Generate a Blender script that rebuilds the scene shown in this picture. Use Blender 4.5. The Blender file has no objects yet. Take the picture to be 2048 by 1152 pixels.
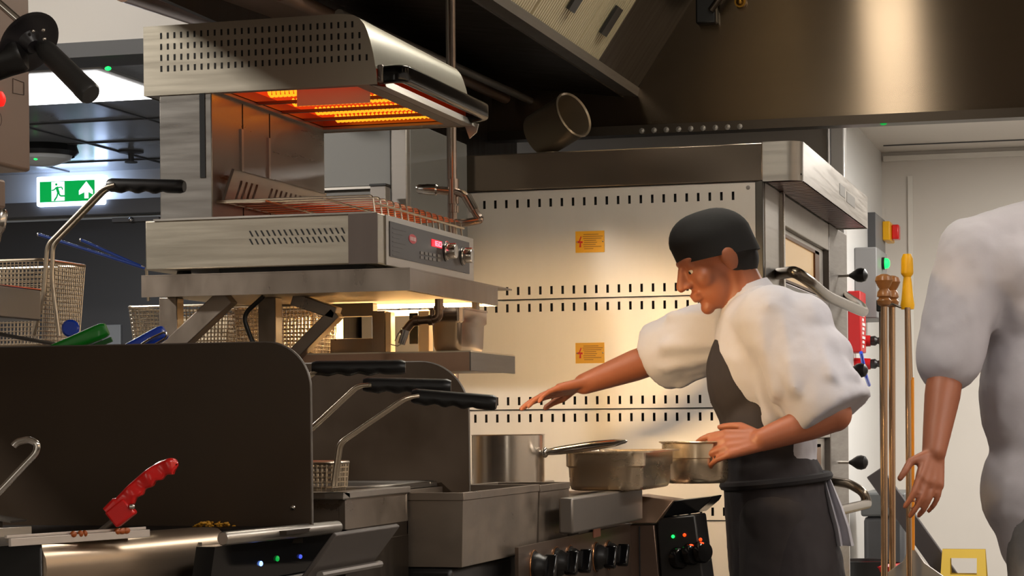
import bpy, bmesh, math, random
from mathutils import Vector, Matrix
random.seed(7)
S = bpy.context.scene
COL = S.collection
PI = math.pi
V = Vector

# ------------------------------------------------------------------ camera
F = 4400.0
TH = math.atan(1226 / F)
HY = 850.0
ROLL = .009
ZC = 1.1
cr, sr = math.cos(ROLL), math.sin(ROLL)
RT = V((math.cos(TH), math.sin(TH), 0))
DR = V((-math.sin(TH), math.cos(TH), 0))
UP = V((0, 0, 1))


def ray(px, py):
    a, b = (px - 1024) / F, (HY - py) / F
    return DR + RT * (a * cr + b * sr) + UP * (-a * sr + b * cr)


def PD(px, py, d):
    return V((0, 0, ZC)) + ray(px, py) * d


def PY(px, py, y):
    q = ray(px, py)
    return V((0, 0, ZC)) + q * (y / q.y)


def PX(px, py, x):
    q = ray(px, py)
    return V((0, 0, ZC)) + q * (x / q.x)


def PZ(px, py, z):
    q = ray(px, py)
    return V((0, 0, ZC)) + q * ((z - ZC) / q.z)


cam_d = bpy.data.cameras.new('camera')
cam = bpy.data.objects.new('camera', cam_d)
COL.objects.link(cam)
cam_d.sensor_width = 36
cam_d.lens = F / 2048 * 36
cam_d.shift_y = (HY - 576) / 2048
cam_d.clip_start = .05
cR = RT * cr - UP * sr
cU = UP * cr + RT * sr
cB = -DR
cam.matrix_world = Matrix(((cR.x, cU.x, cB.x, 0), (cR.y, cU.y, cB.y, 0), (cR.z, cU.z, cB.z, ZC), (0, 0, 0, 1)))
S.camera = cam

# ------------------------------------------------------------------ materials
MATS = {}


def srgb(r, g, b):
    f = lambda c: (c / 12.92 if c <= .04045 else ((c + .055) / 1.055) ** 2.4)
    return tuple(f(c / 255) for c in (r, g, b)) + (1,)


def mat(name, col, rough=.5, metal=0., var=0., scale=(8, 8, 8), bump=0., emit=None, es=0., rvar=0., spec=.5, coat=0., aniso=0., trans=0., arot=0., bdist=.002, detail=5):
    if name in MATS:
        return MATS[name]
    m = bpy.data.materials.new(name)
    m.use_nodes = True
    nt = m.node_tree
    b = nt.nodes['Principled BSDF']
    if len(col) == 3:
        col = srgb(*col)
    b.inputs['Base Color'].default_value = col
    b.inputs['Roughness'].default_value = rough
    b.inputs['Metallic'].default_value = metal
    b.inputs['Specular IOR Level'].default_value = spec
    b.inputs['Coat Weight'].default_value = coat
    b.inputs['Transmission Weight'].default_value = trans
    if aniso:
        b.inputs['Anisotropic'].default_value = aniso
        b.inputs['Anisotropic Rotation'].default_value = arot
        tg = nt.nodes.new('ShaderNodeCombineXYZ')
        tg.inputs[2].default_value = 1
        nt.links.new(tg.outputs[0], b.inputs['Tangent'])
    if emit:
        b.inputs['Emission Color'].default_value = srgb(*emit) if len(emit) == 3 else emit
        b.inputs['Emission Strength'].default_value = es
    if var or bump or rvar:
        tc = nt.nodes.new('ShaderNodeTexCoord')
        mp = nt.nodes.new('ShaderNodeMapping')
        mp.inputs['Scale'].default_value = scale
        nz = nt.nodes.new('ShaderNodeTexNoise')
        nz.inputs['Scale'].default_value = 1
        nz.inputs['Detail'].default_value = detail
        nz.inputs['Roughness'].default_value = .6
        nt.links.new(tc.outputs['Object'], mp.inputs[0])
        nt.links.new(mp.outputs[0], nz.inputs[0])
        if var:
            mx = nt.nodes.new('ShaderNodeMix')
            mx.data_type = 'RGBA'
            mx.inputs[6].default_value = tuple(c * (1 - var) for c in col[:3]) + (1,)
            mx.inputs[7].default_value = tuple(min(1, c * (1 + var)) for c in col[:3]) + (1,)
            nt.links.new(nz.outputs[0], mx.inputs[0])
            nt.links.new(mx.outputs[2], b.inputs['Base Color'])
        if rvar:
            mr = nt.nodes.new('ShaderNodeMapRange')
            mr.inputs[1].default_value = .3
            mr.inputs[2].default_value = .7
            mr.inputs[3].default_value = max(.02, rough - rvar)
            mr.inputs[4].default_value = min(1, rough + rvar)
            nt.links.new(nz.outputs[0], mr.inputs[0])
            nt.links.new(mr.outputs[0], b.inputs['Roughness'])
        if bump:
            bp = nt.nodes.new('ShaderNodeBump')
            bp.inputs['Strength'].default_value = bump
            bp.inputs['Distance'].default_value = bdist
            nt.links.new(nz.outputs[0], bp.inputs['Height'])
            nt.links.new(bp.outputs[0], b.inputs['Normal'])
    MATS[name] = m
    return m


STEEL = mat('brushed_steel', (178, 172, 164), .36, .92, .10, (3, 3, 90), .05, rvar=.08)
STEELX = mat('brushed_steel_along', (172, 166, 158), .34, .92, .10, (90, 3, 3), .05, rvar=.08)
STEELD = mat('dull_grey_steel', (132, 126, 120), .42, .72, .12, (4, 4, 60), .05, rvar=.08)
OVSTEEL = mat('oven_side_steel', (205, 198, 190), .48, .55, .06, (30, 30, 4), .03, rvar=.06)
DARKST = mat('dark_smoky_steel', (70, 62, 54), .40, .9, .15, (4, 40, 4), .04, rvar=.06)
HOODST = mat('hood_steel', (122, 108, 92), .25, 1.0, .05, (3, 3, 80), aniso=.95)
CHROME = mat('polished_steel', (205, 200, 194), .15, 1., .05, (20, 20, 20))
WIRE = mat('steel_wire', (200, 186, 166), .28, 1.)
BLACKP = mat('black_plastic', (22, 21, 21), .38, 0, .1, (40, 40, 40), .05)
BLACKG = mat('black_gloss', (12, 12, 13), .14, 0, spec=.35)
BLACKM = mat('black_matte', (12, 11, 10), .8)
SPLASH = mat('dark_splash_steel', (62, 48, 34), .45, .35, .35, (5, 5, 5), .06, rvar=.12)
BEIGE = mat('beige_enamel', (150, 128, 116), .45, .25, .05, (6, 6, 6))
GREYP = mat('grey_paint', (128, 128, 128), .5, 0, .04, (10, 10, 10))
GREYD = mat('dark_grey_paint', (74, 74, 76), .5, 0, .05, (10, 10, 10))
WHITEW = mat('white_panel', (214, 208, 200), .38, 0, .04, (2, 2, 2), rvar=.05)
WHITEC = mat('white_cool', (216, 216, 214), .4, 0, .03, (2, 2, 2))
CEIL = mat('ceiling_tile', (138, 141, 146), .22, .15, .06, (1, 1, 1), rvar=.03)
FLOORM = mat('floor_tile', (92, 84, 76), .45, 0, .2, (3, 3, 3), .1)
DOORM = mat('dark_door', (62, 60, 60), .5, 0, .08, (3, 3, 3))
FRAMEM = mat('door_frame', (104, 101, 100), .45, 0, .05, (3, 3, 3))
REDP = mat('red_plastic', (214, 12, 10), .28, 0, .08, (30, 30, 30), coat=.3)
GREENP = mat('green_plastic', (10, 128, 30), .3, 0, .06, (30, 30, 30), coat=.3)
BLUEP = mat('blue_plastic', (20, 66, 190), .28, 0, .06, (30, 30, 30), coat=.4)
BLUED = mat('dark_blue_coating', (14, 40, 100), .22, 0, .06, (30, 30, 30), coat=.4)
YELLOWP = mat('yellow_plastic', (238, 176, 10), .35, 0, .05, (30, 30, 30))
ORANGEP = mat('orange_rod', (226, 140, 14), .4, 0, .06, (30, 30, 30))
LABEL = mat('yellow_label', (226, 160, 12), .45, 0, .04, (20, 20, 20))
INK = mat('label_ink', (150, 100, 16), .6)
INKR = mat('label_red_ink', (206, 44, 14), .6)
WOOD = mat('turned_wood', (150, 98, 50), .4, 0, .25, (14, 14, 60), coat=.2)
REDB = mat('red_box_paint', (176, 14, 18), .4, 0, .05, (8, 8, 8))
SKIN = mat('brown_skin', (150, 88, 60), .5, 0, .10, (14, 14, 14), .04)
HAIR = mat('dark_hair', (16, 13, 12), .7)
CAPM = mat('black_cap', (20, 19, 21), .85, 0, .2, (60, 60, 60), .2)
WHITECL = mat('white_cloth', (188, 186, 194), .85, 0, .05, (14, 14, 14), .5)
JACKET = mat('pale_grey_cloth', (186, 182, 188), .85, 0, .05, (14, 14, 14), .5)
APRON = mat('charcoal_apron', (40, 34, 36), .85, 0, .15, (20, 20, 20), .3)
TROUS = mat('dark_trousers', (42, 36, 36), .9, 0, .15, (20, 20, 20), .3)
CRUMB = mat('yellow_food', (196, 140, 30), .6, 0, .4, (90, 90, 90))
SAUCE = mat('orange_sauce', (160, 78, 20), .4, 0, .35, (60, 60, 60))
BRASSE = mat('warm_window_glass', (216, 188, 146), .3, 0, .06, (3, 3, 3), coat=.1, emit=(255, 205, 140), es=.34)
BROWNF = mat('brown_window_edge', (110, 72, 36), .4, .3)
CREAM = mat('cream_steel', (222, 206, 178), .42, .35, .05, (5, 5, 5))
DIRTY = mat('scuffed_steel', (136, 124, 112), .38, .65, .30, (9, 9, 14), .06, rvar=.15)
GREYV = mat('grey_vinyl', (86, 80, 76), .55, .1, .08, (10, 10, 10))


def emis(name, col, s):
    return mat(name, (4, 4, 4), .5, 0, emit=col, es=s)


E_PANEL = emis('light_panel', (255, 255, 255), 5)
E_CEIL = emis('ceiling_tube_light', (255, 240, 222), 9)
E_HOOD = emis('hood_lamp_glow', (255, 246, 226), 17)
E_TUBE = emis('warm_lamp_tube', (255, 206, 140), 10)
E_RED = emis('heater_red_glow', (255, 60, 4), .72)
E_COIL = emis('heater_coil_glow', (255, 150, 26), 1.8)
E_LEDG = emis('green_led', (20, 255, 90), 3)
E_LEDGD = emis('dim_green_led', (10, 200, 80), .7)
E_LEDB = emis('blue_led', (110, 150, 255), 5)
E_LEDBD = emis('dim_blue_led', (70, 90, 220), 1.2)
E_LEDR = emis('red_led', (255, 16, 10), 2.5)
E_LEDO = emis('orange_led', (255, 60, 10), 2.5)
E_DISP = emis('red_display', (255, 16, 40), 1.6)
E_DIGIT = emis('red_digit', (255, 130, 150), 2.2)
E_SIGNG = emis('sign_green', (0, 160, 70), 1.1)
E_SIGNH = emis('sign_housing_glow', (190, 214, 255), 6)
E_SIGNW = emis('sign_white', (226, 236, 255), 2.2)


# ------------------------------------------------------------------ mesh builder
def basis(d):
    d = d.normalized()
    a = V((0, 0, 1)) if abs(d.z) < .95 else V((1, 0, 0))
    u = d.cross(a).normalized()
    return u, d.cross(u).normalized()


class MB:
    def __init__(s):
        s.v, s.f, s.m, s.mi = [], [], [], 0

    def face(s, pts):
        n = len(s.v)
        s.v += [V(p) for p in pts]
        s.f.append(list(range(n, n + len(pts))))
        s.m.append(s.mi)
        return s

    def add(s, vs, fs):
        n = len(s.v)
        s.v += [V(p) for p in vs]
        for f in fs:
            s.f.append([i + n for i in f])
            s.m.append(s.mi)
        return s

    def box(s, a, b, M=None):
        a, b = V(a), V(b)
        vs = [V((x, y, z)) for z in (a.z, b.z) for y in (a.y, b.y) for x in (a.x, b.x)]
        if M:
            vs = [M @ q for q in vs]
        return s.add(vs, [(0, 2, 3, 1), (4, 5, 7, 6), (0, 1, 5, 4), (2, 6, 7, 3), (0, 4, 6, 2), (1, 3, 7, 5)])

    def cyl(s, p, q, r, r2=None, n=20):
        return s.sweep([p, q], [r, r if r2 is None else r2], n)

    def sweep(s, pts, rad, n=10, closed=False, sq=1.0):
        pts = [V(p) for p in pts]
        if not isinstance(rad, (list, tuple)):
            rad = [rad] * len(pts)
        N = len(pts)
        tans = []
        for i in range(N):
            if closed:
                t = pts[(i + 1) % N] - pts[i - 1]
            else:
                t = pts[min(i + 1, N - 1)] - pts[max(i - 1, 0)]
            tans.append(t.normalized())
        u, w = basis(tans[0])
        base = len(s.v)
        for i in range(N):
            if i:
                u = (u - tans[i] * u.dot(tans[i])).normalized()
                w = tans[i].cross(u).normalized()
            for k in range(n):
                a = 2 * PI * k / n
                s.v.append(pts[i] + (u * math.cos(a) + w * math.sin(a) * sq) * rad[i])
        for i in range(N if closed else N - 1):
            j = (i + 1) % N
            for k in range(n):
                l = (k + 1) % n
                s.f.append([base + i * n + k, base + i * n + l, base + j * n + l, base + j * n + k])
                s.m.append(s.mi)
        if not closed:
            s.f.append([base + k for k in range(n)][::-1])
            s.f.append([base + (N - 1) * n + k for k in range(n)])
            s.m += [s.mi] * 2
        return s

    def prism(s, poly, axis, a0, a1):
        mk = {'X': lambda p, a: V((a, p[0], p[1])), 'Y': lambda p, a: V((p[0], a, p[1])), 'Z': lambda p, a: V((p[0], p[1], a))}[axis]
        n = len(poly)
        vs = [mk(p, a0) for p in poly] + [mk(p, a1) for p in poly]
        fs = [list(range(n))[::-1], list(range(n, 2 * n))]
        fs += [[i, (i + 1) % n, n + (i + 1) % n, n + i] for i in range(n)]
        return s.add(vs, fs)

    def lathe(s, o, d, prof, n=28):
        o, d = V(o), V(d).normalized()
        u, w = basis(d)
        base = len(s.v)
        for h, r in prof:
            for k in range(n):
                a = 2 * PI * k / n
                s.v.append(o + d * h + (u * math.cos(a) + w * math.sin(a)) * max(r, 1e-5))
        for i in range(len(prof) - 1):
            for k in range(n):
                l = (k + 1) % n
                s.f.append([base + i * n + k, base + i * n + l, base + (i + 1) * n + l, base + (i + 1) * n + k])
                s.m.append(s.mi)
        return s

    def ball(s, c, r, M=None, nu=16, nv=10):
        c = V(c)
        R = V(r) if isinstance(r, (tuple, list, V)) else V((r, r, r))
        base = len(s.v)
        for i in range(nv + 1):
            t = PI * i / nv
            for k in range(nu):
                a = 2 * PI * k / nu
                q = V((R.x * math.sin(t) * math.cos(a), R.y * math.sin(t) * math.sin(a), R.z * math.cos(t)))
                if M:
                    q = M @ q
                s.v.append(c + q)
        for i in range(nv):
            for k in range(nu):
                l = (k + 1) % nu
                s.f.append([base + i * nu + k, base + (i + 1) * nu + k, base + (i + 1) * nu + l, base + i * nu + l])
                s.m.append(s.mi)
        return s

    def cap(s, p, q, r0, r1=None, sx=1.0):
        """tapered capsule from p to q"""
        p, q = V(p), V(q)
        r1 = r0 if r1 is None else r1
        d = q - p
        L = d.length
        prof = []
        for i in range(7):
            a = PI / 2 * (1 - i / 6)
            prof.append((-r0 * math.sin(a), r0 * math.cos(a)))
        for i in range(7):
            a = PI / 2 * i / 6
            prof.append((L + r1 * math.sin(a), r1 * math.cos(a)))
        return s.lathe(p, d, prof, 16)

    def build(s, name, m, parent=None, bevel=0, seg=2, sharp=38, remesh=0, smooth=0, label=None, displace=0, kind=None, flat=False):
        me = bpy.data.meshes.new(name)
        if parent is not None:
            org = V(parent['_w'])
        else:
            xs = [p.x for p in s.v]; ys = [p.y for p in s.v]; zs = [p.z for p in s.v]
            org = V(((min(xs) + max(xs)) / 2, (min(ys) + max(ys)) / 2, min(zs)))
        me.from_pydata([p - org for p in s.v], [], s.f)
        ms = m if isinstance(m, (list, tuple)) else [m]
        for k in ms:
            me.materials.append(k)
        for p, i in zip(me.polygons, s.m):
            p.material_index = min(i, len(ms) - 1)
        me.validate()
        bm = bmesh.new()
        bm.from_mesh(me)
        bmesh.ops.remove_doubles(bm, verts=bm.verts, dist=1e-6)
        bmesh.ops.recalc_face_normals(bm, faces=bm.faces)
        bm.to_mesh(me)
        bm.free()
        for p in me.polygons:
            p.use_smooth = not flat
        if not flat:
            me.set_sharp_from_angle(angle=math.radians(sharp))
        o = bpy.data.objects.new(name, me)
        COL.objects.link(o)
        o['_w'] = tuple(org)
        if parent is not None:
            o.parent = parent
        else:
            o.location = org
        if bevel:
            b = o.modifiers.new('bevel', 'BEVEL')
            b.width = bevel
            b.segments = seg
            b.limit_method = 'ANGLE'
            b.angle_limit = math.radians(40)
            b.harden_normals = False
        if remesh:
            r = o.modifiers.new('remesh', 'REMESH')
            r.mode = 'VOXEL'
            r.voxel_size = remesh
            r.use_smooth_shade = True
            if smooth:
                q = o.modifiers.new('smooth', 'SMOOTH')
                q.iterations = smooth
                q.factor = .5
            if displace:
                tx = bpy.data.textures.new(name + '_folds', 'CLOUDS')
                tx.noise_scale = .065
                q = o.modifiers.new('folds', 'DISPLACE')
                q.texture = tx
                q.strength = displace
                q.mid_level = .5
                q.texture_coords = 'GLOBAL'
        if label:
            o['label'] = label
        if kind:
            o['kind'] = kind
        return o


def thing(name, label, cat, loc, group=None):
    o = bpy.data.objects.new(name, None)
    COL.objects.link(o)
    o.location = V(loc)
    o.empty_display_size = .05
    o['_w'] = tuple(V(loc))
    o['label'] = label
    o['category'] = cat
    if group:
        o['group'] = group
    return o


def tag(o, label, cat, group=None):
    o['label'] = label
    o['category'] = cat
    if group:
        o['group'] = group
    return o


def struct(o):
    o['kind'] = 'structure'
    return o


def fillet(pts, r, n=6):
    pts = [V(p) for p in pts]
    out = [pts[0]]
    for i in range(1, len(pts) - 1):
        a, b, c = pts[i - 1], pts[i], pts[i + 1]
        d0, d1 = (a - b), (c - b)
        rr = min(r, d0.length * .48, d1.length * .48)
        p0, p1 = b + d0.normalized() * rr, b + d1.normalized() * rr
        for k in range(n + 1):
            t = k / n
            out.append(p0 * (1 - t) ** 2 + b * 2 * t * (1 - t) + p1 * t * t)
    out.append(pts[-1])
    return out


def resample(pts, n):
    d = [0]
    for a, b in zip(pts, pts[1:]):
        d.append(d[-1] + (b - a).length)
    out = []
    for i in range(n):
        t = d[-1] * i / (n - 1)
        k = 0
        while k < len(d) - 2 and d[k + 1] < t:
            k += 1
        f = (t - d[k]) / max(1e-9, d[k + 1] - d[k])
        out.append(pts[k].lerp(pts[k + 1], min(1, f)))
    return out


def perf(mb, O, U, W, w, h, rows):
    """sheet of size w x h with true slots; rows = [(v0, v1, [(u0, u1), ...])] from low to high"""
    O, U, W = V(O), V(U), V(W)
    P = lambda u, v: O + U * u + W * v
    cur = 0
    for v0, v1, sl in rows:
        if v0 > cur:
            mb.face([P(0, cur), P(w, cur), P(w, v0), P(0, v0)])
        x = 0
        for u0, u1 in sl:
            mb.face([P(x, v0), P(u0, v0), P(u0, v1), P(x, v1)])
            x = u1
        mb.face([P(x, v0), P(w, v0), P(w, v1), P(x, v1)])
        cur = v1
    mb.face([P(0, cur), P(w, cur), P(w, h), P(0, h)])
    return mb


def rrect(x0, y0, x1, y1, r, n=5):
    out = []
    for cx, cy, a0 in ((x1 - r, y1 - r, 0), (x0 + r, y1 - r, 90), (x0 + r, y0 + r, 180), (x1 - r, y0 + r, 270)):
        for k in range(n + 1):
            a = math.radians(a0 + 90 * k / n)
            out.append((cx + r * math.cos(a), cy + r * math.sin(a)))
    return out


def loft(mb, sections, cap0=True, cap1=True):
    """sections: list of equal-length 3D rings"""
    n = len(sections[0])
    b = len(mb.v)
    for s_ in sections:
        mb.v += [V(p) for p in s_]
    for i in range(len(sections) - 1):
        for k in range(n):
            l = (k + 1) % n
            mb.f.append([b + i * n + k, b + i * n + l, b + (i + 1) * n + l, b + (i + 1) * n + k])
            mb.m.append(mb.mi)
    if cap0:
        mb.f.append([b + k for k in range(n)][::-1]); mb.m.append(mb.mi)
    if cap1:
        mb.f.append([b + (len(sections) - 1) * n + k for k in range(n)]); mb.m.append(mb.mi)
    return mb


# =================================================================== SETTING
struct(MB().box((-8, -3.2, -.1), (3.2, 12, 0)).build('floor', FLOORM))
struct(MB().box((-2.35, -3.2, 3.1), (3.2, 7.66, 3.2)).build('ceiling', WHITEW))
struct(MB().box((-1.14, 7.66, 2.42), (3.2, 12, 2.52)).build('ceiling_back', WHITEW))
struct(MB().box((-8, 6.85, 2.42), (-2.35, 12, 2.52)).build('ceiling_left', CEIL))
# ceiling tile seams on the corridor ceiling
sm = MB()
for yy in (8.6, 9.25, 9.9):
    sm.box((-7.9, yy - .006, 2.414), (-2.4, yy + .006, 2.4195))
for xx in (-6.4, -5.8, -5.2, -4.6, -4.0, -3.4):
    sm.box((xx - .005, 8.1, 2.4145), (xx + .005, 10.25, 2.4195))
struct(sm.build('trim_1', GREYD))
struct(MB().box((-8, 10.3, 0), (-2.2, 10.42, 2.42)).build('wall_corridor', WHITEC))
# bulkhead in front of the corridor ceiling, with its dark lower trim
struct(MB().box((-8, 6.7, 2.385), (-2.35, 6.84, 3.2)).build('wall_bulkhead', WHITEW))
struct(MB().box((-8, 6.66, 2.335), (-2.35, 6.86, 2.385)).build('trim_2', GREYD))
struct(MB().box((-2.35, 5.62, 0), (-2.2, 8.0, 3.1)).build('wall_left', DARKST))
# wall behind the oven, its white end post
struct(MB().box((-2.3, 8.2, 0), (-1.06, 8.3, 2.42)).build('wall_back', mat('grey_wall_panel', (150, 143, 136), .5, .2, .06, (3, 3, 3))))
p0, p1 = PY(1660, 300, 8.2), PY(1689, 300, 8.2)
struct(MB().box((p0.x, 8.19, 0), (p1.x, 8.26, 2.42)).build('trim_3', mat('white_post', (226, 224, 220), .3, .2, .03, (3, 3, 3)), bevel=.006))
struct(MB().box((-1.26, 8.3, 0), (-1.14, 10.9, 2.42)).build('wall_side', WHITEC))
sw = MB().box((-1.26, 10.9, 0), (3.2, 11.0, 2.42))
struct(sw.build('wall_far', WHITEW))
js = MB()
x = PY(1822, 500, 10.9).x
js.box((x - .012, 10.886, .1), (x + .012, 10.899, 2.3))
js.box((-1.13, 10.87, 2.375), (3.1, 10.899, 2.40))
struct(js.build('trim_4', mat('white_joint_strip', (226, 222, 214), .4, 0, .02, (3, 3, 3))))
js = MB()
for yy in (9.6, 10.6):
    js.box((-1.1, yy - .006, 2.415), (3.1, yy + .006, 2.4195))
struct(js.build('trim_5', GREYD))
struct(MB().box((3.2, -3.2, 0), (3.3, 11, 3.2)).build('wall_right', WHITEW))
struct(MB().box((-8, -3.3, 0), (3.2, -3.2, 3.2)).build('wall_front', mat('rear_wall', (150, 140, 128), .6, 0, .05, (2, 2, 2))))
struct(MB().box((-2.9, -3.2, .15), (-2.1, -3.17, 2.5)).build('added_glow_panel_1', emis('reflection_fill_glow', (255, 246, 230), 2.2)))  # added glowing panel behind the camera, something bright for steel to reflect
struct(MB().box((.1, -3.2, .15), (.6, -3.17, 2.5)).build('added_glow_panel_2', emis('reflection_fill_glow', (255, 246, 230), 2.2)))  # second added glowing panel, same reflection fill
struct(MB().box((-8.1, -3.2, 0), (-8, 12, 3.2)).build('wall_outer', mat('rear_wall', (150, 140, 128), .6)))
struct(MB().box((-8, -3.2, 3.1), (-2.35, 6.7, 3.2)).build('ceiling_near', WHITEW))
# door in the corridor wall
dr = struct(MB().box((-6.3, 10.26, .02), (-4.0, 10.299, 2.17)).build('door_1', DOORM, bevel=.003))
MB().box((-6.4, 10.22, 2.19), (-3.9, 10.299, 2.265)).build('door_frame', FRAMEM, dr, bevel=.003)
q = PY(262, 440, 10.25)
MB().box((q.x - .1, 10.235, q.z - .01), (q.x + .16, 10.258, q.z + .012)).build('door_closer', FRAMEM, dr, bevel=.003)
q = PY(262, 439, 10.22)
MB().ball(q, .014).build('door_stud', CHROME, dr)
q0, q1 = PY(205, 650, 10.25), PY(243, 690, 10.25)
MB().box((q0.x, 10.24, 1.2), (q1.x, 10.259, q0.z)).build('door_plate', GREYP, dr, bevel=.003)

# corridor ceiling light (bright panel)
t = thing('ceiling_light', 'bright white square light panel recessed in the corridor ceiling above the exit sign', 'light', (-4.3, 7.65, 2.42))
MB().box((-5.0, 7.36, 2.405), (-3.62, 8.02, 2.418)).build('diffuser', E_PANEL, t)
MB().box((-5.04, 7.32, 2.411), (-3.58, 8.06, 2.42)).build('frame', WHITEC, t)
# aisle lights overhead
for i, (x, y, lab) in enumerate(((1.55, 1.0, 'nearest'), (1.55, 3.6, 'middle'), (1.55, 6.2, 'farthest'))):
    t = thing('ceiling_light', 'long white ceiling light over the aisle, ' + lab + ' of three', 'light', (x, y, 3.1), 'aisle ceiling lights')
    MB().box((x - .3, y - .6, 3.07), (x + .3, y + .6, 3.085)).build('diffuser', E_CEIL, t)
    MB().box((x - .33, y - .63, 3.08), (x + .33, y + .63, 3.1)).build('frame', WHITEC, t, bevel=.004)

t = thing('ceiling_light', 'square ceiling light high over the corridor side, left of the extraction hood', 'light', (-3.72, 2.5, 3.1))
MB().box((-3.87, 2.35, 3.07), (-3.57, 2.65, 3.085)).build('diffuser', E_CEIL, t)
MB().box((-3.9, 2.32, 3.08), (-3.54, 2.68, 3.1)).build('frame', WHITEC, t, bevel=.004)
t = thing('ceiling_light', 'second square ceiling light over the corridor, near the white bulkhead', 'light', (-3.9, 5.2, 3.1))
MB().box((-4.1, 5.0, 3.07), (-3.7, 5.4, 3.085)).build('diffuser', E_CEIL, t)
MB().box((-4.13, 4.97, 3.08), (-3.67, 5.43, 3.1)).build('frame', WHITEC, t, bevel=.004)
# opposite side of the aisle: unseen counter and warm lamp, added as fill light
t = thing('fill_counter', 'added steel counter with a warm fill lamp, unseen on the opposite side of the aisle', 'counter', (1.9, 3.2, 0))
MB().box((1.6, .6, 0), (2.3, 5.6, .92)).build('body', STEELD, t)
MB().box((1.55, .6, 1.62), (2.0, 5.6, 1.66)).build('fill_shelf', STEELD, t)
for y in (.6, 5.56):
    MB().box((1.75, y, .92), (1.79, y + .04, 1.62)).build('post', STEELD, t)
MB().cyl((1.62, .8, 1.6), (1.62, 5.4, 1.6), .016).build('fill_tube', E_TUBE, t)
# exit sign
Y = 10.19
a, b = PY(72, 354, Y), PY(207, 408, Y)
t = thing('exit_sign', 'lit green emergency exit sign with a running man and an upward arrow', 'sign', ((a.x + b.x) / 2, Y, b.z))
x0, x1, z1, z0 = a.x, b.x, a.z, b.z
MB().box((x0, Y, z0), (x1, Y + .06, z1)).build('housing', E_SIGNH, t, bevel=.008)
MB().box((x0 + .1, Y + .06, (z0 + z1) / 2 - .03), (x1 - .1, 10.3, (z0 + z1) / 2 + .03)).build('bracket', WHITEC, t)
ga, gb = PY(80, 364, Y), PY(190, 401, Y)
gx0, gx1, gz1, gz0 = ga.x, gb.x, ga.z, gb.z
MB().box((gx0, Y - .004, gz0), (gx1, Y, gz1)).build('green_panel', E_SIGNG, t)
gw, gh = gx1 - gx0, gz1 - gz0
G = lambda u, v: (gx0 + u * gw, gz0 + v * gh)
y_ = Y - .005
MB().prism([G(.22, .05), G(.455, .05), G(.455, .97), G(.22, .97)], 'Y', y_ - .0015, y_).build('pictogram_door', E_SIGNW, t)
MB().prism([G(.82, .12), G(.89, .12), G(.89, .42), G(.97, .30), G(.97, .5), G(.855, .93), G(.72, .5), G(.72, .30), G(.82, .42)], 'Y', y_ - .0015, y_).build('pictogram_arrow', E_SIGNW, t)
rm = MB()
def limb(pts, w):
    for (u0, v0), (u1, v1) in zip(pts, pts[1:]):
        p, q = V(G(u0, v0)), V(G(u1, v1))
        d = (q - p)
        n = V((-d.y, d.x)).normalized() * w * gh
        rm.prism([p + n, p - n, q - n, q + n], 'Y', y_ - .003, y_ - .0012)
cx, cz = G(.31, .84)
rm.prism([(cx + .06 * gh * math.cos(k * PI / 5), cz + .06 * gh * math.sin(k * PI / 5)) for k in range(10)], 'Y', y_ - .003, y_ - .0012)
limb([(.315, .72), (.35, .42)], .07)
limb([(.31, .68), (.41, .70), (.425, .58)], .03)
limb([(.31, .70), (.27, .58), (.225, .56)], .03)
limb([(.35, .44), (.38, .28), (.475, .27)], .04)
limb([(.34, .44), (.32, .25), (.27, .06)], .04)
rm.build('pictogram_runner', E_SIGNG, t)

# smoke detector and sprinkler on corridor ceiling
q = PZ(84, 292, 2.42)
t = thing('smoke_detector', 'round dark rimmed smoke detector on the corridor ceiling near the exit sign', 'detector', q)
MB().lathe(q, (0, 0, -1), [(0, 0), (0, .16), (.03, .17), (.05, .15)], 28).build('rim', BLACKP, t)
MB().lathe(q - V((0, 0, .045)), (0, 0, -1), [(0, .14), (.02, .13), (.045, .06), (.05, 0)], 28).build('dome', WHITEC, t)
MB().ball(q + V((.02, -.10, -.066)), .012).build('indicator', E_LEDG, t)
q = PZ(262, 302, 2.42)
tag(MB().lathe(q, (0, 0, -1), [(0, 0), (0, .06), (.008, .06), (.012, .015), (.05, .012), (.05, .03), (.056, .03), (.056, 0)], 16).build('sprinkler', GREYD), 'small grey sprinkler head on the corridor ceiling right of the exit sign', 'sprinkler')
q = PY(216, 137, 6.66)
tag(MB().ball(q, (.011, .008, .007)).build('indicator_lamp', E_LEDG), 'tiny green indicator lamp under the dark trim by the bright light panel', 'lamp')

# =================================================================== EXTRACTION HOOD
h = thing('extraction_hood', 'large stainless steel extraction hood over the cooking line', 'hood', (-.8, 6, 2.12))
YH = 7.6
HX0, HX1 = -2.19, .15
MB().box((HX0, YH, 2.135), (HX1, YH + .04, 3.09)).build('end_panel', HOODST, h)
MB().box((HX0, 2.96, 2.12), (HX1, 3.0, 3.09)).build('end_panel', DARKST, h)  # unseen near end, added to keep aisle light off the grill
MB().box((HX1, 2.96, 2.12), (HX1 + .03, YH + .04, 3.09)).build('light_block_skirt', HOODST, h)  # unseen side, added to keep aisle light off the cooking line
lip = MB().prism([(YH - .03, 2.118), (YH + .05, 2.118), (YH + .05, 2.136), (YH - .006, 2.136), (YH - .01, 2.15), (YH - .03, 2.15)], 'X', HX0, HX1)
lip.build('bottom_lip', DARKST, h)
for k in range(9):
    q = PY(1284 + k * 24.5, 262 - k * 1.05, YH - .031)
    MB().lathe(q, (0, -1, 0), [(0, .011), (.006, .010), (.008, 0)], 8).build('bolt', STEELD, h)
gx = -1.66
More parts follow.
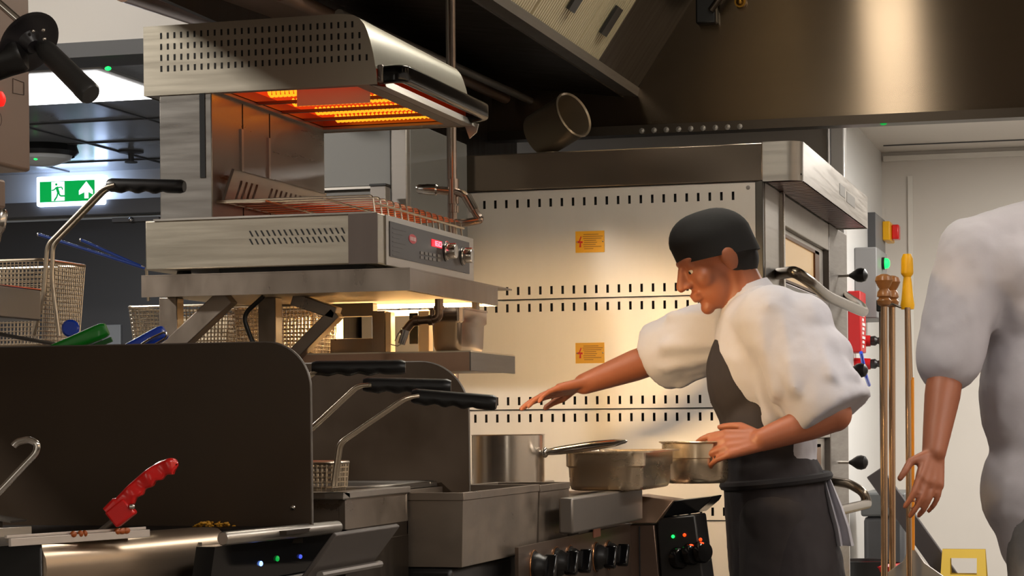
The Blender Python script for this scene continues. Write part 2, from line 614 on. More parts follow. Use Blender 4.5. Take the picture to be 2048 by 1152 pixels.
# sloped filter bank
g = MB()
gut = [(gx - .02, 2.285), (gx + .03, 2.265), (gx + .035, 2.275), (gx - .01, 2.30)]
MB().prism([(-1.70, 2.26), (-1.645, 2.255), (-1.64, 2.285), (-1.70, 2.295)], 'Y', 3.0, YH).build('gutter', STEELD, h)
fdir = V((.56, 0, .83)).normalized()
fn = V((fdir.z, 0, -fdir.x))      # faces right and down
def filt(y0, y1):
    o = V((-1.655, 0, 2.275))
    L = .75
    p = MB()
    n = int((y1 - y0) / .021)
    w = (y1 - y0) / n
    M = Matrix((fdir, V((0, 1, 0)), fn)).transposed().to_4x4()
    M.translation = o
    p.box((0, y0, -.010), (L, y1, -.006), M)
    for i in range(n):
        ya = y0 + i * w
        p.box((0, ya + .004, -.007), (L, ya + w - .004, .004), M)
    b = p.build('baffle_filter', mat('filter_steel', (196, 182, 150), .42, .35, .08, (3, 20, 3)), h, flat=True)
    c = o + V((0, (y0 + y1) / 2, 0)) + fdir * .14 + fn * .012
    M = Matrix((fdir, V((0, 1, 0)), fn)).transposed().to_4x4()
    M.translation = c
    MB().box((-.05, -.035, -.004), (.05, .035, .006), M).build('filter_handle', BLACKP, b)
    return b
for y0 in (4.5, 5.05, 5.6, 6.15):
    filt(y0, y0 + .53)
filt(6.69, 6.99)
o = V((-1.655, 0, 2.275))
p = MB()
p.face([o + V((0, 7.0, 0)), o + V((0, YH, 0)), o + V((0, YH, 0)) + fdir * .8, o + V((0, 7.0, 0)) + fdir * .8])
p.build('blank_plate', DARKST, h, flat=True)
for q in (PY(1215, 95, 7.2),):
    M = Matrix((fdir, V((0, 1, 0)), fn)).transposed().to_4x4()
    M.translation = q
    MB().box((-.06, -.03, -.003), (.06, .03, .012), M).build('latch', STEELD, h, bevel=.002)
# dark under tray behind the gutter and its rail
MB().prism([(-1.70, 2.255), (-1.69, 2.295), (-2.205, 2.36), (-2.205, 2.12), (-2.19, 2.12), (-2.18, 2.32)], 'Y', 3.0, YH).build('rear_tray', DARKST, h)
q0, q1 = PX(919, 137, -1.98), PX(1100, 219, -2.06)
d = (q1 - q0)
MB().sweep([q0 - d * .9, q1 + d * .15], .013, 10).build('rail', STEELD, h)
for qa in ((950, 12, -1.85), (1215, 172, -1.8)):
    q = PX(*qa)
    MB().box(q - V((.02, .09, .01)), q + V((.02, .09, .01))).build('clip', STEELD, h, bevel=.002)
q0, q1 = PX(932, 70, -2.0), PX(995, 12, -1.76)
MB().sweep([q0, q1], .006, 8).build('brace_rod', STEELD, h)
# lamps of the hood; the far one is added to light the filters
for xa, xb, ya, yb, zl in ((-1.13, -.90, 4.55, 5.25, 2.60), (-.985, -.80, 6.0, 6.6, 2.82)):
    MB().box((xa, ya, zl), (xb, yb, zl + .048)).build('hood_lamp', E_HOOD, h)
    MB().box((xa - .03, ya - .03, zl + .048), (xb + .03, yb + .03, 3.09)).build('lamp_housing', STEELD, h)
# small bracket box high on the end panel
q = PY(1412, 24, YH - .04)
t = thing('sensor_box', 'small dark sensor box fixed to the hood end panel near the top', 'sensor', q)
MB().box((q.x - .035, YH - .05, q.z - .04), (q.x + .035, YH - .001, q.z + .05)).build('case', BLACKP, t, bevel=.006)
MB().cyl(q + V((.02, -.02, .0)), q + V((.09, -.02, .09)), .012).build('arm', DARKST, t)
q = PY(1480, 3, YH - .02)
tag(MB().cyl(q, q + V((0, .018, 0)), .02).ball(q, .014).build('brass_nozzle', mat('brass', (150, 110, 40), .3, .9)), 'small brass nozzle on the hood end panel above the oven', 'nozzle')
q = PY(1767, 247, YH - .02)
tag(MB().ball(q, (.012, .008, .006)).build('indicator_lamp', E_LEDGD), 'tiny green lamp under the hood lip right of the white post', 'lamp')
# brown edge beam of the hood behind the grill top
a0, a1 = PY(245, -14, 4.9), PY(470, 62, 6.2)
beam = thing('ceiling_duct', 'brownish steel duct with rounded edges running back above the grill', 'duct', a1)
DUCT = mat('duct_brown_steel', (150, 122, 104), .35, .8, .08, (3, 30, 3))
MB().sweep([a0, a1], .022, 14).build('edge_tube', DUCT, beam)
b0, b1 = PY(560, -14, 5.0), PY(1010, 196, 7.5)
MB().sweep([b0, b1], .02, 12).build('edge_tube', DUCT, beam)
pl = MB()
u0, u1 = a0 + V((0, .01, .01)), a1 + V((0, .01, .01))
pl.face([u0, u1, b1 + V((0, 0, .02)), b0 + V((0, 0, .02))])
pl.face([u0 + V((0, 0, .3)), u1 + V((0, 0, .3)), b1 + V((0, 0, .3)), b0 + V((0, 0, .3))])
pl.build('duct_skin', DUCT, beam)

# =================================================================== OVEN
YO, XO = 6.2, -.983
ov = thing('deck_oven', 'tall stainless three deck pizza oven with slotted side panels', 'oven', (-1.6, 7, 0))
XB = -2.19
zt, zf, zs2, zs3, zs4 = 1.893, 1.786, 1.466, 1.144, .822
MB().box((XB, YO + .02, .03), (XO - .036, 8.12, 1.885)).build('body', STEELD, ov)
MB().box((XB, YO - .006, zf), (XO, YO + .02, zt)).build('side_fascia', mat('fascia_steel', (150, 136, 122), .15, .9, 0, (2.2, 2.2, 5), 1.0, bdist=.007, detail=0), ov, bevel=.003)
MB().box((XB, YO + .02, zt - .008), (XO, 8.12, zt)).build('roof_sheet', STEEL, ov)
backing = MB().box((XB, YO + .013, .1), (XO - .03, YO + .019, zf))
backing.build('slot_backing', BLACKM, ov)
pitch = .0335
def slots(x1, n, w=.0075):
    out = []
    for k in range(n):
        u = x1 - k * pitch
        out.append((u - XB - w / 2, u - XB + w / 2))
    return out[::-1]
w_ = XO - .022 - XB
def side(z0, z1, rows, name):
    p = MB()
    perf(p, (XB, YO, z0), (1, 0, 0), (0, 0, 1), w_, z1 - z0, rows)
    p.box((XB, YO, z1 - .002), (XB + w_, YO + .012, z1 - .0005)).box((XB + w_ - .002, YO + .0001, z0), (XB + w_, YO + .012, z1))
    return p.build('side_panel', OVSTEEL, ov, flat=True)
xs = PY(1466, 380, YO).x
H = zf - zs2 - .003
side(zs2 + .0015, zf - .002, [(.012, .036, slots(xs + pitch, 34)), (H - .05, H - .026, slots(xs, 33))], 'a')
H = zs2 - zs3
side(zs3 + .0015, zs2 - .0015, [(.012, .036, slots(xs + pitch, 32)), (H - .038, H - .014, slots(xs + pitch, 32))], 'b')
side(zs4 + .0015, zs3 - .0015, [(.012, .036, slots(xs + pitch, 32)), (H - .038, H - .014, slots(xs + pitch, 32))], 'c')
side(.3, zs4 - .0015, [], 'd')
q = PY(1496, 375, YO)
MB().lathe(q, (0, -1, 0), [(0, .006), (.002, .005), (.0025, 0)], 12).build('rivet', STEELD, ov)
MB().box((XO - .022, YO - .003, .1), (XO, YO + .02, zf)).build('corner_trim', mat('dark_trim_steel', (96, 92, 86), .3, .9, .06, (3, 3, 30)), ov, bevel=.002)
# front of the oven
FX = XO
def front(y0, y1, z0, z1, x0, x1, name, m, parent=ov, bevel=.003, label=None):
    return MB().box((x0, y0, z0), (x1, y1, z1)).build(name, m, parent, bevel=bevel, label=label)
front(6.225, 6.50, .1, zf, FX - .02, FX + .002, 'front_pillar', STEEL)
front(6.50, 6.53, .1, zf, FX - .02, FX + .014, 'pillar_edge', CHROME)
front(7.60, 8.10, .1, zf, FX - .02, FX + .006, 'front_pillar', STEELD)
for zb in (zs2, zs3, zs4, .5):
    zt_ = zb + .32
    front(6.53, 7.60, zb + .225, zt_ - .002, FX - .02, FX + .004, 'deck_header', STEELX)
    front(6.53, 7.60, zb + .005, zb + .055, FX - .02, FX + .004, 'deck_sill', STEELD)
    dr = front(6.56, 7.57, zb + .055, zb + .225, FX - .03, FX - .012, 'deck_door', STEELX)
    MB().box((FX - .013, 6.60, zb + .068), (FX - .008, 7.30, zb + .195)).build('door_window', BRASSE, dr, bevel=.002)
    fr = MB()
    for (ya, yb, za, zb_) in ((7.30, 7.40, .06, .205), (6.60, 7.40, .195, .205), (6.60, 7.40, .06, .068)):
        fr.box((FX - .013, ya, zb + za), (FX - .002, yb, zb + zb_))
    fr.build('window_frame', BROWNF, dr)
# curved handles
for zc_, pts in ((1, [(1556, 548, -.975), (1590, 543, -.90), (1618, 562, -.87), (1650, 590, -.86), (1690, 608, -.85), (1729, 625, -.84)]),):
    path = [PX(*k) for k in pts]
    path.append(PX(1722, 612, -.90)); path.append(PX(1690, 592, -.975))
    MB().sweep(fillet(path, .12, 5), .017, 14).build('door_handle', mat('handle_steel', (120, 110, 98), .25, .95), ov)
path = [PX(1640, 1030, -.85), PX(1735, 1008, -.84), PX(1728, 985, -.85), PX(1700, 968, -.90), PX(1665, 962, -.975)]
MB().sweep(fillet(path, .08, 5), .016, 14).build('door_handle', mat('handle_steel', (120, 110, 98), .25, .95), ov)
for y in (551, 741, 925):
    q = PX(1703, y, -.93)
    k = MB().lathe(q, (1, -.2, 0), [(-.008, .006), (0, .010), (.012, .018), (.022, .024), (.036, .026), (.050, .022), (.058, .010), (.06, 0)], 20)
    kk = k.build('damper_knob', BLACKP, ov)
    MB().sweep([q - V((.05, -.01, 0)), q], .005, 8).build('knob_stem', CHROME, kk)
# oven's own front hood with louvred underside
hp = MB()
r = .045
prof = [(XO, YO - .002), (-.872 - r, YO - .002)] + [(-.872 - r + r * math.sin(a), YO - .002 + r - r * math.cos(a)) for a in [k * PI / 12 for k in range(1, 7)]] + [(-.872, 7.85), (XO, 7.85)]
n = len(prof)
for i in range(n):
    a, b = prof[i], prof[(i + 1) % n]
    hp.face([(a[0], a[1], 1.784), (b[0], b[1], 1.784), (b[0], b[1], 1.896), (a[0], a[1], 1.896)])
hp.face([(x, y, 1.896) for x, y in prof])
oh = hp.build('front_hood', STEEL, ov, sharp=30)
lv = MB()
nl = 46
for i in range(nl):
    y = 6.26 + i * (1.57 / nl)
    lv.box((XO + .006, y, 1.786), (-.88, y + .018, 1.789), None)
lv.build('louvre_grille', mat('louvre_steel', (120, 96, 92), .3, .8), oh)
MB().box((XO + .002, 6.22, 1.80), (-.876, 7.845, 1.805)).build('louvre_cavity', BLACKM, oh)
for (ya, yb, zz) in ((7.05, 7.19, 1.845), (7.24, 7.46, 1.838)):
    MB().box((-.8722, ya, zz - .018), (-.8708, yb, zz + .018)).build('faint_emblem', mat('emblem_grey', (146, 142, 136), .5, .5), oh, bevel=.006)

# flue elbow on top of oven
c0 = PY(1098, 300, 6.9)
t = thing('flue_elbow', 'open steel flue elbow standing on top of the oven', 'flue', (c0.x, 6.9, 1.893))
FL = mat('flue_steel', (140, 124, 104), .3, .7, .1, (3, 3, 30))
e = V((c0.x + .01, 6.9, 1.893))
f = MB()
f.sweep([e, e + V((0, 0, .085))], .052, 28).build('riser', FL, t)
m0, m1 = PY(1092, 264, 6.9), PY(1146, 238, 6.9)
d = (m1 - m0).normalized()
d = V((d.x, -.45, d.z)).normalized()
f = MB()
f.lathe(m0 - d * .03, d, [(0, .0), (0, .074), (.15, .076), (.155, .079), (.16, .076), (.155, .071), (.02, .069), (.02, 0)], 36)
f.build('cowl', FL, t)

# warning labels on the oven side
for (y0, y1, lab) in ((463, 504, 'upper yellow warning label on the oven side, near the top deck'), (686, 726, 'lower yellow warning label on the oven side, beside the outstretched arm')):
    a, b = PY(1151, y0, YO - .001), PY(1209, y1, YO - .001)
    t = thing('warning_label', lab, 'label', ((a.x + b.x) / 2, YO - .001, b.z), None)
    MB().box((a.x, YO - .0022, b.z), (b.x, YO - .0002, a.z)).build('plate', LABEL, t)
    w, hh = b.x - a.x, a.z - b.z
    tx = MB()
    for k, (u0, u1) in enumerate(((.28, .8), (.25, .95), (.27, .9), (.3, .72), (.3, .75), (.27, .7), (.28, .9), (.3, .62))):
        z = a.z - hh * (.16 + .095 * k)
        tx.box((a.x + w * u0, YO - .0028, z - .0010), (a.x + w * u1, YO - .0021, z + .0010))
    tx.build('text_lines', INK, t)
    zg = MB()
    P = lambda u, v: (a.x + w * u, b.z + hh * v)
    zg.prism([P(.19, .78), P(.10, .48), P(.155, .5), P(.13, .25), P(.20, .25), P(.19, .52), P(.15, .48), P(.215, .74)], 'Y', YO - .003, YO - .0021)
    zg.prism([P(.05, .55), P(.08, .45), P(.25, .44), P(.25, .53)], 'Y', YO - .0031, YO - .0021)
    zg.build('bolt_symbol', INKR, t)
    for u in (.06, .95):
        MB().ball((a.x + w * u, YO - .002, b.z + hh * .5), .0025).build('rivet', CHROME, t)

# =================================================================== WALL BOXES AND TOOL RACK (right)
XW = -1.14
def wallpt(px, py):
    return PX(px, py, XW)
a = PX(1708, 495, XW); b = PY(1755, 636, a.y)
t = thing('control_box', 'grey wall control box with a lit green button, lower of the two boxes', 'box', (XW, a.y + .2, b.z))
MB().box((XW, a.y, b.z), (b.x, a.y + .42, a.z)).build('case', GREYP, t, bevel=.006)
fx = b.x
for (px, py, m, nm) in ((1764, 527, E_LEDG, 'green_button'), (1763, 566, mat('dim_green_button', (10, 90, 50), .3), 'dark_button')):
    q = PX(px, py, fx)
    k = MB().lathe(V((fx, q.y, q.z)), (1, 0, 0), [(0, .028), (.012, .028), (.014, .02)], 18).build('button_ring', BLACKP, t)
    MB().lathe(V((fx + .012, q.y, q.z)), (1, 0, 0), [(0, .024), (.016, .021), (.022, .012), (.023, 0)], 18).build(nm, m, k)
a2 = PX(1735, 425, XW); b2 = PY(1752, 498, a2.y)
t = thing('isolator_switch', 'dark grey wall box with a yellow and red rotary switch, upper of the two boxes', 'switch', (XW, a2.y + .2, b2.z))
MB().box((XW, a2.y, b2.z), (b2.x, a2.y + .42, a2.z)).build('case', GREYP, t, bevel=.006)
MB().box((XW, a2.y - .004, b2.z), (b2.x - .002, a2.y + .002, a2.z)).build('side_cover', GREYD, t)
q = PX(1778, 465, b2.x + .02)
MB().box((b2.x, q.y - .11, q.z - .045), (b2.x + .035, q.y + .11, q.z + .045)).build('yellow_plate', YELLOWP, t, bevel=.004)
MB().box((b2.x + .035, q.y - .03, q.z - .035), (b2.x + .07, q.y + .05, q.z + .035)).build('red_handle', REDP, t, bevel=.006)
a = PX(1695, 582, XW); b = PY(1722, 704, a.y)
t = thing('alarm_box', 'red wall box with white lettering below the grey control box', 'box', (XW, a.y + .1, b.z))
MB().box((XW, a.y, b.z), (b.x, a.y + .2, a.z)).build('case', REDB, t, bevel=.005)
tx = MB()
for k in range(9):
    z = b.z + .02 + k * (a.z - b.z - .09) / 9
    tx.box((b.x, a.y + .05, z), (b.x + .002, a.y + .05 + .05 + .05 * ((k * 7) % 3) / 2, z + .012))
tx.build('white_lettering', WHITEC, t)
for i, yy in enumerate((682, 728)):
    q = PX(1732, yy, XW + .05)
    t = thing('wall_plug', 'red and black wall plug, ' + ('upper' if i == 0 else 'lower') + ' of the pair beside the long rods', 'plug', q, 'red and black wall plugs')
    MB().cyl(V((XW, q.y, q.z)), q + V((.02, 0, 0)), .028, .024).build('red_socket', REDB, t)
    MB().lathe(q + V((.02, 0, 0)), (1, 0, 0), [(0, .02), (.02, .022), (.03, .014), (.05, .018), (.065, .018), (.068, 0)], 16).build('black_plug', BLACKP, t)
pth = [PX(1722, 705, XW + .07), PX(1726, 725, XW + .07), PX(1731, 750, XW + .08), PX(1738, 770, XW + .08)]
tag(MB().sweep(fillet(pth, .05), .008, 8).build('blue_cable', BLUEP), 'short blue cable hanging below the red box', 'cable')
a = PX(1690, 985, XW + .02)

# tool rack rods
D = 6.55
tr = PD(1762, 610, D)
rack = thing('tool_rack', 'black bracket with a thin steel bar holding the long tools', 'rack', (tr.x, tr.y, 0))
MB().box(tr - V((.012, .02, .02)), tr + V((.016, .02, .015))).build('bracket', BLACKP, rack, bevel=.003)
MB().sweep([PD(1768, 612, D), PD(1785, 608, D + .02), PD(1800, 614, D), PD(1826, 612, D)], .004, 8).build('bar', STEELD, rack)
MB().sweep([tr + V((0, .03, -.02)), V((tr.x, tr.y + .03, 0))], .010, 10).build('post', STEELD, rack)
base = MB().lathe(V((tr.x, tr.y + .03, 0)), (0, 0, 1), [(0, 0), (0, .16), (.015, .16), (.03, .02), (.03, 0)], 24)
base.build('foot', DARKST, rack)
ROD = mat('warm_steel_rod', (190, 158, 128), .22, .95)
def long_tool(px, ptop, pbot, lab, dz=0, d=D):
    q0, q1 = PD(px, ptop, d), PD(px - 2, pbot, d)
    q1 = V((q1.x, q1.y, .03))
    t = thing('oven_brush', lab, 'tool', q1, 'long handled oven tools')
    MB().sweep([q0, q1], .010, 12).build('rod', ROD, t)
    pr = [(0, .010), (.01, .021), (.03, .024), (.042, .017), (.05, .024), (.07, .022), (.085, .015), (.10, .022), (.125, .03), (.145, .026), (.155, .012), (.157, 0)]
    MB().lathe(q0 - V((0, 0, .02)), (0, 0, 1), [(k * .62, r * .88) for k, r in pr], 20).build('wooden_knob', WOOD, t)
    MB().box(q1 - V((.09, .03, .03)), q1 + V((.09, .03, .03))).build('head', STEELD, t, bevel=.01)
long_tool(1768, 600, 1160, 'long steel rod tool with a turned wooden knob, left of the pair on the rack', d=D - .06)
long_tool(1784, 602, 1160, 'long steel rod tool with a turned wooden knob, right of the pair on the rack', d=D + .12)
q0, q1 = PD(1815, 612, D), PD(1824, 1100, D)
t = thing('pizza_peel', 'long pizza peel with a yellow grip, orange shaft and grey metal head', 'tool', (q1.x, q1.y, .3))
gt = PD(1815, 508, D)
L = gt.z - q0.z
MB().lathe(q0 - V((0, 0, .01)), (0, 0, 1), [(0, .012), (0, .019), (.012, .021), (.03, .018), (.08, .0135), (L * .62, .011), (L * .68, .018), (L * .72, .0185), (L * .97, .0175), (L + .01, .012), (L + .01, 0)], 20).build('yellow_grip', YELLOWP, t)
MB().sweep([q0, PD(1820, 760, D)], .009, 12).build('steel_shaft', ROD, t)
MB().sweep([PD(1822.5, 755, D), q1], .0085, 12).build('orange_shaft', ORANGEP, t)
hd = []
for (px, py) in ((1824, 1085), (1832, 1100), (1850, 1125), (1892, 1153), (1925, 1195), (1925, 1340), (1725, 1340), (1725, 1195), (1768, 1150), (1806, 1122), (1816, 1100)):
    k = PD(px, py, D)
    hd.append((k.x, k.z))
MB().prism(hd, 'Y', q1.y - .004, q1.y + .004).build('peel_blade', mat('cast_aluminium', (176, 172, 168), .35, .85, .08, (6, 6, 6)), t, bevel=.002)
q0, q1 = PD(1815, 615, D - .05), PD(1818, 1160, D - .05)
q1 = V((q1.x, q1.y, .02))
tag(MB().sweep([q0, q1], .0085, 12).build('oven_rake', ROD), 'plain long steel rake rod hanging just left of the orange shaft', 'tool')

# grey bin and leaning board, floor sign
a, b = PD(1724, 985, 9.2), PD(1813, 985, 9.2)
t = thing('waste_bin', 'grey rectangular waste bin against the white wall behind the rods', 'bin', ((a.x + b.x) / 2, a.y + .2, 0))
MB().box((a.x + .005, a.y, 0), (b.x - .005, a.y + .4, a.z - .1)).build('body', GREYD, t, bevel=.02)
MB().box((a.x - .005, a.y - .012, a.z - .1), (b.x + .005, a.y + .412, a.z)).build('lid', mat('bin_lid_grey', (96, 98, 98), .45, .1), t, bevel=.01)
p0, p1 = PD(1748, 945, 9.0), PD(1880, 1130, 9.0)
d = (p1 - p0).normalized()
M = Matrix((d, V((0, 1, 0)), d.cross(V((0, 1, 0))))).transposed().to_4x4()
M.translation = p0
tag(MB().box((0, -.02, -.035), ((p1 - p0).length + .5, .012, .04), M).build('leaning_board', mat('dark_board', (66, 60, 60), .5, 0, .1, (5, 5, 5)), bevel=.004), 'dark board leaning diagonally in front of the grey bin', 'board')
a, b = PD(1885, 1098, 8.9), PD(1972, 1098, 8.9)
t = thing('floor_sign', 'yellow folding wet floor sign standing by the far wall', 'sign', ((a.x + b.x) / 2, a.y, 0))
YS = mat('faded_yellow_plastic', (206, 172, 60), .5, 0, .05, (8, 8, 8))
for sgn in (-1, 1):
    p = MB()
    zt_ = a.z
    w2 = (b.x - a.x) / 2
    cx = (a.x + b.x) / 2
    y0 = a.y
    def Pp(u, v, th):
        return V((cx + u, y0 + sgn * (.012 + (zt_ - v) * .28) + th, v))
    outer = [(-w2 * 1.0, zt_), (w2, zt_), (w2 * 1.1, zt_ - .12), (w2 * 1.5, .0), (-w2 * 1.5, .0), (-w2 * 1.1, zt_ - .12)]
    hole = [(-w2 * .62, zt_ - .035), (w2 * .62, zt_ - .035), (w2 * .62, zt_ - .10), (-w2 * .62, zt_ - .10)]
    fs = [[(-w2, zt_), (w2, zt_), hole[1], hole[0]], [(w2, zt_), (w2 * 1.08, zt_ - .13), hole[2], hole[1]], [(-w2 * 1.08, zt_ - .13), (-w2, zt_), hole[0], hole[3]], [hole[3], hole[2], (w2 * 1.08, zt_ - .13), (-w2 * 1.08, zt_ - .13)], [(-w2 * 1.08, zt_ - .13), (w2 * 1.08, zt_ - .13), (w2 * 1.5, 0), (-w2 * 1.5, 0)]]
    for fc in fs:
        p.face([Pp(u, v, 0) for u, v in fc])
        p.face([Pp(u, v, .008) for u, v in fc][::-1])
    p.build('sign_leaf', YS, t)
q = PD(1728, 1110, 8.6)
t = thing('mop_bucket', 'black bucket with a red rim on the floor below the grey bin', 'bucket', (q.x, q.y, 0))
MB().lathe((q.x, q.y, 0), (0, 0, 1), [(0, 0), (0, .10), (.5, .11), (q.z - .02, .12), (q.z - .02, .11), (.3, .09)], 20).build('tub', BLACKP, t)
MB().lathe((q.x + .05, q.y, q.z - .06), (0, 0, 1), [(0, .09), (.02, .1), (.03, .09)], 20).build('red_ring', REDB, t)
# =================================================================== SALAMANDER GRILL
Y0, Y1 = 4.2, 4.87
ZB = 1.412
XF = -1.448
XR = -1.958
sg = thing('salamander_grill', 'stainless open salamander grill with glowing red heater, standing on the upper shelf', 'grill', (-1.7, 4.53, ZB))
SGS = mat('salamander_side_steel', (176, 168, 152), .36, .85, .04, (4, 4, 70), .03, rvar=.05)
base = MB().box((XR, Y0, 1.428), (XF, Y1, 1.531)).build('base_housing', SGS, sg, bevel=.003)
xs_ = PY(697, 450, Y0).x
MB().box((xs_, Y0 - .0025, 1.4285), (XF + .0005, Y0, 1.5305)).build('front_band', mat('band_steel', (118, 108, 102), .35, .9, .08, (40, 3, 3)), sg)
MB().box((XR + .02, Y0 - .003, 1.5295), (XF - .01, Y0 + .012, 1.5335)).build('top_flange', STEEL, sg)
vs = MB()
va, vb = PY(500, 465, Y0), PY(684, 496, Y0)
for row in range(2):
    z = va.z - .0025 - row * .0165 + (0.0)
    for k in range(17):
        u = va.x + k * (vb.x - va.x) / 16 + .002
        zz = z + .0
        vs.prism([(u - .0045, zz + .006), (u - .001, zz + .006), (u + .0055, zz - .006), (u + .002, zz - .006)], 'Y', Y0 - .0006, Y0 + .001)
vs.build('vent_slots', BLACKM, base)
for x in (XR + .06, XF - .06):
    for y in (Y0 + .06, Y1 - .06):
        MB().cyl((x, y, ZB), (x, y, 1.43), .018, .014).build('foot', BLACKP, sg)
MB().box((XR + .16, Y0 + .012, ZB + .003), (XF - .03, Y1 - .02, 1.429)).build('shadow_block', BLACKM, sg)  # black block painting the shadow in the gap below the base
# control panel on the front
cp = MB().box((XF, 4.245, 1.4285), (XF + .003, Y1 - .002, 1.5305)).build('front_fascia', STEEL, sg)
pnl = MB().box((XF + .003, 4.265, 1.447), (XF + .0045, 4.83, 1.519)).build('control_panel', mat('panel_dark_film', (58, 54, 54), .4, 0, .05, (9, 9, 9)), sg)
fx = XF + .0045
a = PX(863, 478, fx); b = PX(883, 497, fx)
ds = MB().box((fx, a.y, b.z), (fx + .0012, b.y, a.z)).build('display', E_DISP, pnl)
dg = MB()
for k, segs in enumerate(('bc', 'afedcg', 'abcdef')):
    yy = a.y + (b.y - a.y) * (.12 + .3 * k); w = (b.y - a.y) * .2; zz = b.z + (a.z - b.z) * .2; hh = (a.z - b.z) * .6
    e_ = .0012
    sgm = {'a': (0, w, hh, hh), 'd': (0, w, 0, 0), 'g': (0, w, hh / 2, hh / 2), 'f': (0, 0, hh / 2, hh), 'e': (0, 0, 0, hh / 2), 'b': (w, w, hh / 2, hh), 'c': (w, w, 0, hh / 2)}
    for c_ in segs:
        u0, u1, v0, v1 = sgm[c_]
        dg.box((fx + .0012, yy + u0 - e_ * 1.2, zz + v0 - e_ * .8), (fx + .0018, yy + u1 + e_ * 1.2, zz + v1 + e_ * .8))
dg.build('display_digits', E_DIGIT, pnl)
q = PX(825, 478, fx)
lo = MB().prism([(q.y + .026 * math.cos(k * PI / 12), q.z + .010 * math.sin(k * PI / 12)) for k in range(24)], 'X', fx, fx + .0008)
lo.build('red_oval_emblem', mat('emblem_red', (190, 30, 44), .4), pnl)
lt = MB()
for k in range(5):
    lt.box((fx + .0008, q.y - .019 + k * .008, q.z - .004), (fx + .0014, q.y - .0135 + k * .008, q.z + .004))
lt.build('emblem_lettering', mat('emblem_white', (226, 190, 190), .5), pnl)
tl = MB()
for k in range(7):
    q = PX(785, 456 + k * 9, fx)
    tl.box((fx, q.y, q.z - .0007), (fx + .0006, q.y + .085 - .02 * (k % 3), q.z + .0007))
tl.build('printed_lines', mat('faint_print', (96, 92, 92), .6), pnl)
for k, px in enumerate((843, 852, 860, 868, 877)):
    for r_ in range(2):
        q = PX(px, 506 + r_ * 9 + k * 1.4, fx)
        MB().box((fx, q.y - .010, q.z - .003), (fx + .0012, q.y + .010, q.z + .003)).build('button', mat('button_grey', (120, 116, 112), .5), pnl)
for (px, py) in ((892, 503), (925, 512)):
    q = PX(px, py, fx)
    k = MB().lathe(V((fx, q.y, q.z)), (1, 0, 0), [(0, 0), (0, .0195), (.004, .0195), (.006, .017), (.022, .0165), (.024, .0155), (.0245, 0)], 28).build('control_knob', CHROME, sg)
    MB().lathe(V((fx - .0005, q.y, q.z)), (1, 0, 0), [(0, 0), (0, .022), (.002, .022), (.002, 0)], 24).build('knob_ring', BLACKP, k)
    MB().box((fx + .007, q.y - .002, q.z + .0166), (fx + .022, q.y + .005, q.z + .018)).build('red_mark', REDP, k)
q = PX(893, 486, fx)
MB().sweep([V((fx + .001, q.y + .014 * math.cos(k), q.z - .006 + .010 * math.sin(k))) for k in [i * PI / 8 for i in range(9)]], .0012, 6).build('red_scale', REDP, pnl)
# rear column
XC = -1.808
col = MB().box((-1.925, Y0 + .003, 1.531), (XC, Y1 - .003, 1.80)).build('rear_column', mat('column_steel', (152, 148, 142), .32, .85, .08, (3, 3, 40), rvar=.06), sg, bevel=.002)
a, b = PY(398, 195, Y0), PY(410, 355, Y0)
MB().box((a.x, Y0 + .0015, b.z), (b.x, Y0 + .006, 1.80)).build('lift_slot', BLACKM, col)
for py in (4.366, 4.52):
    MB().box((XC, py - .012, 1.575), (XC + .004, py - .001, 1.735)).build('join_reflection', STEEL, col)  # thin bright strip standing in for the reflection at this panel join
    MB().box((XC, py + .001, 1.54), (XC + .001, py + .004, 1.79)).build('seam_gap', BLACKM, col)
# hood
ztop = 1.934
zb_ = 1.79
hood_prof = [(XR, zb_), (XR, ztop), (-1.532, ztop + .002), (-1.512, 1.9345), (-1.495, 1.9315), (-1.482, 1.924), (-1.4725, 1.912), (-1.466, 1.897), (-1.460, 1.878), (-1.454, 1.853), (-1.449, 1.822), (-1.446, zb_)]
side_ = MB().prism(hood_prof, 'Y', Y0, Y0 + .003)
sp = side_.build('hood_side', SGS, sg, sharp=30)
hs = MB()
xa, xb = PY(322, 70, Y0).x, PY(733, 70, Y0).x
nsl = 31
for r_ in range(4):
    for k in range(nsl):
        u = xa + (xb - xa) * k / (nsl - 1)
        z = PY(320, 72, Y0).z - r_ * .0228
        if u > -1.492 and r_ == 0: continue
        if u > -1.475 and r_ < 3: continue
        hs.box((u - .0021, Y0 - .0005, z - .0062), (u + .0021, Y0 + .001, z + .0062))
hs.build('side_slots', BLACKM, sp)
MB().prism(hood_prof, 'Y', Y1 - .003, Y1).build('hood_side', SGS, sg, sharp=30)
sh = MB()
for (a, b) in zip(hood_prof[1:], hood_prof[2:-1]):
    sh.face([(a[0], Y0 + .003, a[1]), (b[0], Y0 + .003, b[1]), (b[0], Y1 - .003, b[1]), (a[0], Y1 - .003, a[1])])
sh.face([(XR, Y0 + .003, zb_), (XR, Y0 + .003, ztop), (XR, Y1 - .003, ztop), (XR, Y1 - .003, zb_)])
sh.build('hood_shell', mat('hood_satin', (186, 184, 172), .3, .8, .05, (3, 60, 3)), sg, sharp=30)
